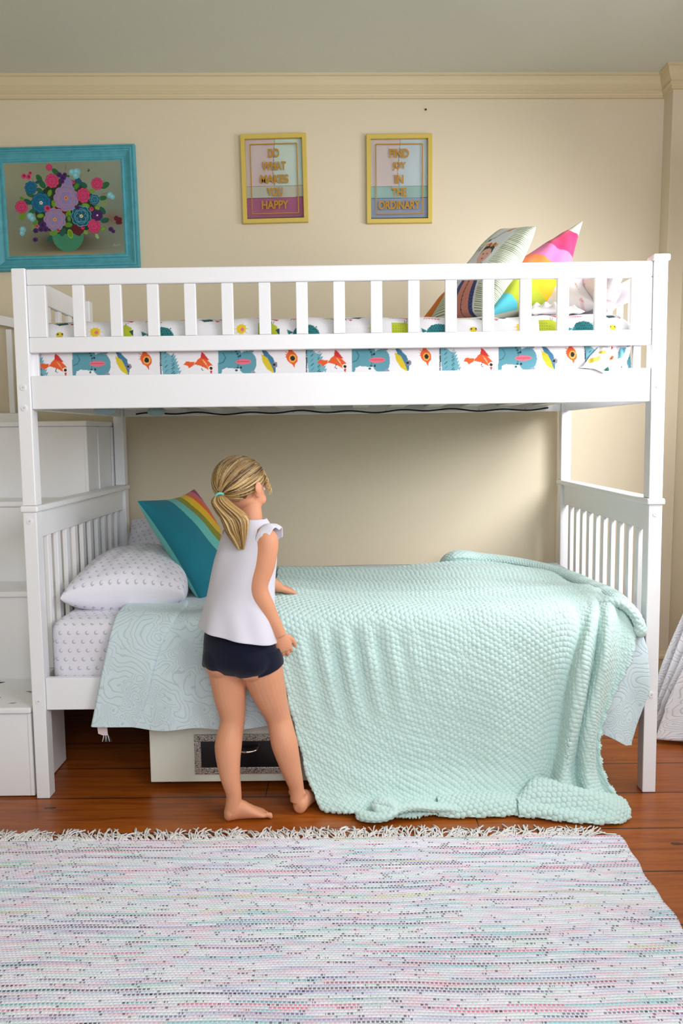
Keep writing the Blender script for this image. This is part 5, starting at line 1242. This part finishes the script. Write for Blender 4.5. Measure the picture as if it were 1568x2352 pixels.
    rl = math.radians(6); R_, U_ = R_*math.cos(rl)+U_*math.sin(rl), U_*math.cos(rl)-R_*math.sin(rl)
    def H(r, f, u): return hc+R_*r+F_*f+U_*u
    def hb(c, rr, n=28): return ball(H(*c), (R_*rr[0], F_*rr[1], U_*rr[2]), n)
    hp = [hb((0, -0.006, 0.012), (.066, .078, .072), 40), hb((0, .030, -.026), (.053, .050, .058), 36), hb((0, .046, -.066), (.027, .026, .021)), hb((0, .010, -.045), (.048, .045, .030))]
    for s in (-1, 1):
        hp += [hb((s*.028, .050, -.036), (.022, .024, .022)), hb((s*.072, .004, -.018), (.010, .014, .023)), hb((s*.080, -.002, -.010), (.0045, .014, .019)), hb((s*.024, .071, .013), (.018, .009, .006)), hb((s*.010, .081, -.026), (.006, .007, .005))]
    hp += [hb((0, .083, -.023), (.0085, .011, .0085)), hb((0, .076, -.008), (.0065, .010, .018)), hb((0, .0765, -.0445), (.014, .007, .0042)), hb((0, .0745, -.0530), (.012, .007, .0045))]
    parts += hp
    body = fused('body', parts, M['skin'], G, 0.0024, 5, label='bare skin of arms, legs, feet, neck and face')
    for s in (-1, 1):
        v, f = ball(H(s*.024, .0655, -.002), (R_*.0100, F_*.0100, U_*.0070)); e = tubes_obj('eye', [(v, f)], M['eye'], G)
        v, f = ball(H(s*.024, .0738, -.002), (R_*.0045, F_*.0028, U_*.0045)); tubes_obj('iris', [(v, f)], M['iris'], e)
    # hair
    R = random.Random(4); tie = (-0.10, -0.080, -0.040)     # direction in head frame
    rad = vec(.0735, .0880, .0790); cen = vec(0, -0.008, 0.012)
    def onhead(dv, k): return H(*(cen+dv*rad*k))
    tubes = []; cols = []
    tdir = vec(-0.02, -0.80, -0.56); tdir /= np.linalg.norm(tdir)
    dark = vec(*s2l((70, 48, 25))); mid = vec(*s2l((136, 102, 56))); blond = vec(*s2l((186, 150, 92))); pale = vec(*s2l((218, 188, 132)))
    tiep = onhead(tdir, 1.06)
    for i in range(1500):
        # root position: upper / hairline hemisphere
        while True:
            d = vec(R.gauss(0, 1), R.gauss(0, 1), R.gauss(0, 1)); d /= np.linalg.norm(d)
            if d[1] > 0.62 and d[2] < 0.58: continue          # face
            if d[1] > 0.12 and d[2] < 0.05: continue
            if d[1] > -0.25 and d[2] < -0.20: continue          # ears and jaw
            if d[2] < -0.78: continue
            break
        om = math.acos(max(-1, min(1, float(np.dot(d, tdir))))); P = []; n = 14; lay = R.uniform(0.985, 1.035)
        side = R.uniform(-.03, .03)
        for j in range(n):
            t = j/(n-1); q = (math.sin((1-t)*om)*d+math.sin(t*om)*tdir)/max(math.sin(om), 1e-3)
            q = q+vec(side*math.sin(PI*t), 0, -0.10*math.sin(PI*t)*max(0, om-0.9)); q /= np.linalg.norm(q)
            k = lay+0.012*math.sin(PI*t)
            p = onhead(q, k); e = max(0, (t-0.82)/0.18); P.append(p*(1-e*0.5)+(tiep+R_*R.uniform(-.004, .004)+U_*R.uniform(-.004, .004))*(e*0.5))
        tubes.append(tube_arrays(P, np.interp(np.linspace(0, 1, n), [0, .2, 1], [.0012, .0024, .0016]), 5, cap=False))
        b = R.random(); crown = max(0, d[2]-0.25)
        c = mid*(1-b)+blond*b
        if R.random() < 0.22: c = pale
        if R.random() < 0.20: c = dark
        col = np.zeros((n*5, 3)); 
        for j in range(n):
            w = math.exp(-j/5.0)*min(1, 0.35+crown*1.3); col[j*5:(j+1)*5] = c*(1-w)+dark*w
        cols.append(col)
    # ponytail
    tail0 = tiep; tpts = np.array([tail0, tail0+vec(0.006, -0.020, -0.020), (-0.322, -0.190, 0.955), (-0.316, -0.196, 0.915), (-0.306, -0.192, 0.862)])
    tp = catmull(tpts, 16); wid = np.interp(np.linspace(0, 1, 16), [0, .2, .5, .75, 1], [.010, .027, .044, .034, .012])
    for i in range(620):
        a1 = R.uniform(0, 2*PI); rr = math.sqrt(R.random()); Lf = R.uniform(0.8, 1.0); P = []
        for j in range(16):
            q = tp[int(j*Lf)] if j*Lf == int(j*Lf) else tp[int(j*Lf)]*(1-(j*Lf-int(j*Lf)))+tp[min(15, int(j*Lf)+1)]*(j*Lf-int(j*Lf))
            tw = a1+0.06*j; P.append(q+wid[j]*rr*(vec(math.cos(tw), 0, 0)+vec(0, 0.6*math.sin(tw), 0)))
        tubes.append(tube_arrays(P, np.interp(np.linspace(0, 1, 16), [0, .5, 1], [.0017, .0020, .0006]), 5, cap=False))
        b = R.random(); c = mid*(1-b)+blond*b
        if R.random() < 0.3: c = pale
        if R.random() < 0.14: c = dark*0.6+mid*0.4
        cols.append(np.tile(c, (80, 1)))
    # loose wisps around forehead and ear
    for i in range(70):
        d = vec(R.uniform(.2, .8), R.uniform(.55, .9), R.uniform(.1, .8)); d /= np.linalg.norm(d); p = onhead(d, 1.0); P = [p]; L = R.uniform(.02, .06); cu = R.uniform(20, 50); ph = R.uniform(0, 6)
        for j in range(1, 12):
            t = j/11; P.append(p+(R_*0.35+F_*0.25)*L*t*0.8-U_*L*t*0.9*t+R_*0.006*math.sin(cu*t*0.3+ph)*t+F_*0.006*math.cos(cu*t*0.3+ph)*t)
        tubes.append(tube_arrays(P, [.0009]*11+[.0004], 4, cap=False)); cols.append(np.tile(pale if i % 3 else blond, (48, 1)))
    # scalp cap under the strands
    v, f = ball(H(0, -0.012, 0.016), (R_*.0705, F_*.083, U_*.0750), 48)
    keep = []
    for k_, q in enumerate(v):
        dd = (np.array([np.dot(q-hc, R_), np.dot(q-hc, F_), np.dot(q-hc, U_)])-cen)/rad; dd /= np.linalg.norm(dd)
        keep.append(not ((dd[1] > 0.6 and dd[2] < 0.55) or (dd[1] > 0.1 and dd[2] < 0.05) or (dd[1] > -0.12 and dd[2] < -0.25) or dd[2] < -0.8))
    f2 = [g for g in f if all(keep[q] for q in g)]
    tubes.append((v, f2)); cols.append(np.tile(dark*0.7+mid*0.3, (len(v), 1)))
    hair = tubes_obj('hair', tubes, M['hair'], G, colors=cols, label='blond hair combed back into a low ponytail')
    # hair tie
    tn = tpts[1]-tpts[0]; tn /= np.linalg.norm(tn); aa = np.cross(tn, Z); aa /= np.linalg.norm(aa); bb = np.cross(tn, aa)
    ringp = [tail0+tn*0.006+(aa*math.cos(q)+bb*math.sin(q))*0.0125 for q in np.linspace(0, 2*PI, 25)]
    tubes_obj('hair_tie', [tube_arrays(ringp, 0.0042, 10, cap=False)], M['tie'], G, label='mint green elastic around the ponytail')
    # shirt
    def hemz(): pass
    sh = [ring((-0.326, -0.122, 0.592), hr, hf, 0.127, 0.108), ring((-0.325, -0.119, 0.640), hr, hf, 0.117, 0.098), ring((-0.320, -0.112, 0.700), hr, hf, 0.106, 0.089),
          ring((-0.311, -0.107, 0.770), sr, sf, 0.102, 0.086), ring((-0.299, -0.106, 0.840), sr, sf, 0.101, 0.078), ring((-0.291, -0.105, 0.888), sr, sf, 0.092, 0.063), ring((-0.286, -0.102, 0.918), sr, sf, 0.072, 0.054), ring((-0.281, -0.098, 0.944), sr, sf, 0.045, 0.043)]
    V, F = ring_loft(sh, 120, 110); F = F[:-2]; V = V.copy()
    x = V[:, 0]; z = V[:, 2]; k = np.clip((0.70-z)/0.11, 0, 1)
    V[:, 2] += k*(-0.215*(x+0.326)-0.004)
    # cloth folds
    dx = V-np.array([-0.315, -0.112, 0]); ang = np.arctan2(dx[:, 1], dx[:, 0]); rr_ = (0.0035*np.sin(ang*9+z*16)*k+0.0022*np.sin(ang*4-z*24+1)*np.clip((0.9-z)/0.05, 0, 1))
    nrm = dx.copy(); nrm[:, 2] = 0; nrm /= np.linalg.norm(nrm, axis=1)[:, None]; V = V+nrm*rr_[:, None]
    # colour: printed flower on the front
    col = np.tile(vec(*s2l((216, 212, 222))), (len(V), 1)); fwd = (V-np.array([-0.31, -0.107, 0]))@hf
    u_ = (V-np.array([-0.31, -0.107, 0]))@hr
    def spot(u0, z0, r, c): 
        m_ = ((u_-u0)**2+(V[:, 2]-z0)**2 < r*r) & (fwd > 0.02); col[m_] = s2l(c)
    for (u0, z0, r, c) in [(0.03, .75, .034, (236, 150, 190)), (0.0, .735, .03, (240, 170, 200)), (0.055, .73, .024, (236, 150, 190)), (0.03, .79, .020, (200, 210, 110)), (0.06, .795, .018, (206, 214, 120)), (0.0, .80, .02, (150, 190, 110))]: spot(u0, z0, r, c)
    t = M.get('shirtprint')
    if not t:
        M['shirtprint'] = cloth_mat('white_jersey_with_flower', None, attr=True, bump=0.2)
    shirt = tubes_obj('shirt', [(V, F)], M['shirtprint'], G, colors=[col], label='white sleeveless top with a pink flower print on the front')
    m = shirt.modifiers.new('t', 'SOLIDIFY'); m.thickness = 0.003; m.offset = 1
    # ruffles over both shoulders
    def ruffle(base, out, n=90):
        B = catmull(base, n); rows = 14; P = np.zeros((n, rows, 3)); O = vec(*out)
        for i in range(n):
            t = i/(n-1); fl = math.sin(PI*t)**0.6
            for j in range(rows):
                s = j/(rows-1); wv = math.sin(t*22)*0.0055*s
                P[i, j] = B[i]+O*(0.046*s*fl)+Z*(0.008*math.sin(s*PI*0.8)*fl-0.010*s*s*fl+wv)
        o = grid_obj('shoulder_ruffle', P, M['shirt'], shirt); mm = o.modifiers.new('t', 'SOLIDIFY'); mm.thickness = 0.003; return o
    # parents carry no offset for shirt, its own location is zero but its parent's is not
    ruffle([(-0.262, -0.180, 0.880), (-0.256, -0.176, 0.905), (-0.243, -0.160, 0.925), (-0.232, -0.140, 0.930), (-0.222, -0.118, 0.920), (-0.214, -0.104, 0.895), (-0.212, -0.098, 0.870)], (0.86, -0.28, -0.10))
    ruffle([(-0.372, -0.075, 0.880), (-0.366, -0.066, 0.905), (-0.350, -0.055, 0.922), (-0.336, -0.045, 0.925), (-0.322, -0.034, 0.905), (-0.318, -0.030, 0.880)], (-0.62, 0.30, -0.05))
    # shorts
    sp = [ring_loft([ring((-0.318, -0.126, 0.470), hr, hf, 0.092, 0.072), ring((-0.320, -0.127, 0.495), hr, hf, 0.114, 0.094), ring((-0.323, -0.127, 0.530), hr, hf, 0.118, 0.098), ring((-0.325, -0.123, 0.575), hr, hf, 0.115, 0.092), ring((-0.325, -0.118, 0.625), hr, hf, 0.106, 0.084)], 60)]
    sp.append(tube_arrays([(-0.375, -0.112, 0.54), (-0.375, -0.114, 0.51), (-0.376, -0.117, 0.481)], [0.066, 0.069, 0.070], 40))
    sp.append(tube_arrays([(-0.262, -0.142, 0.54), (-0.258, -0.142, 0.50), (-0.252, -0.139, 0.478)], [0.066, 0.071, 0.069], 40))
    c = vec(-0.322, -0.126, 0.515)-hr*0.052-hf*0.026; sp.append(ball(c, (hr*0.060, hf*0.066, Z*0.058)))
    c = vec(-0.322, -0.126, 0.513)+hr*0.040-hf*0.030; sp.append(ball(c, (hr*0.078, hf*0.068, Z*0.058)))
    fused('shorts', sp, M['shorts'], G, 0.003, 14, label='navy blue shorts')
girl()
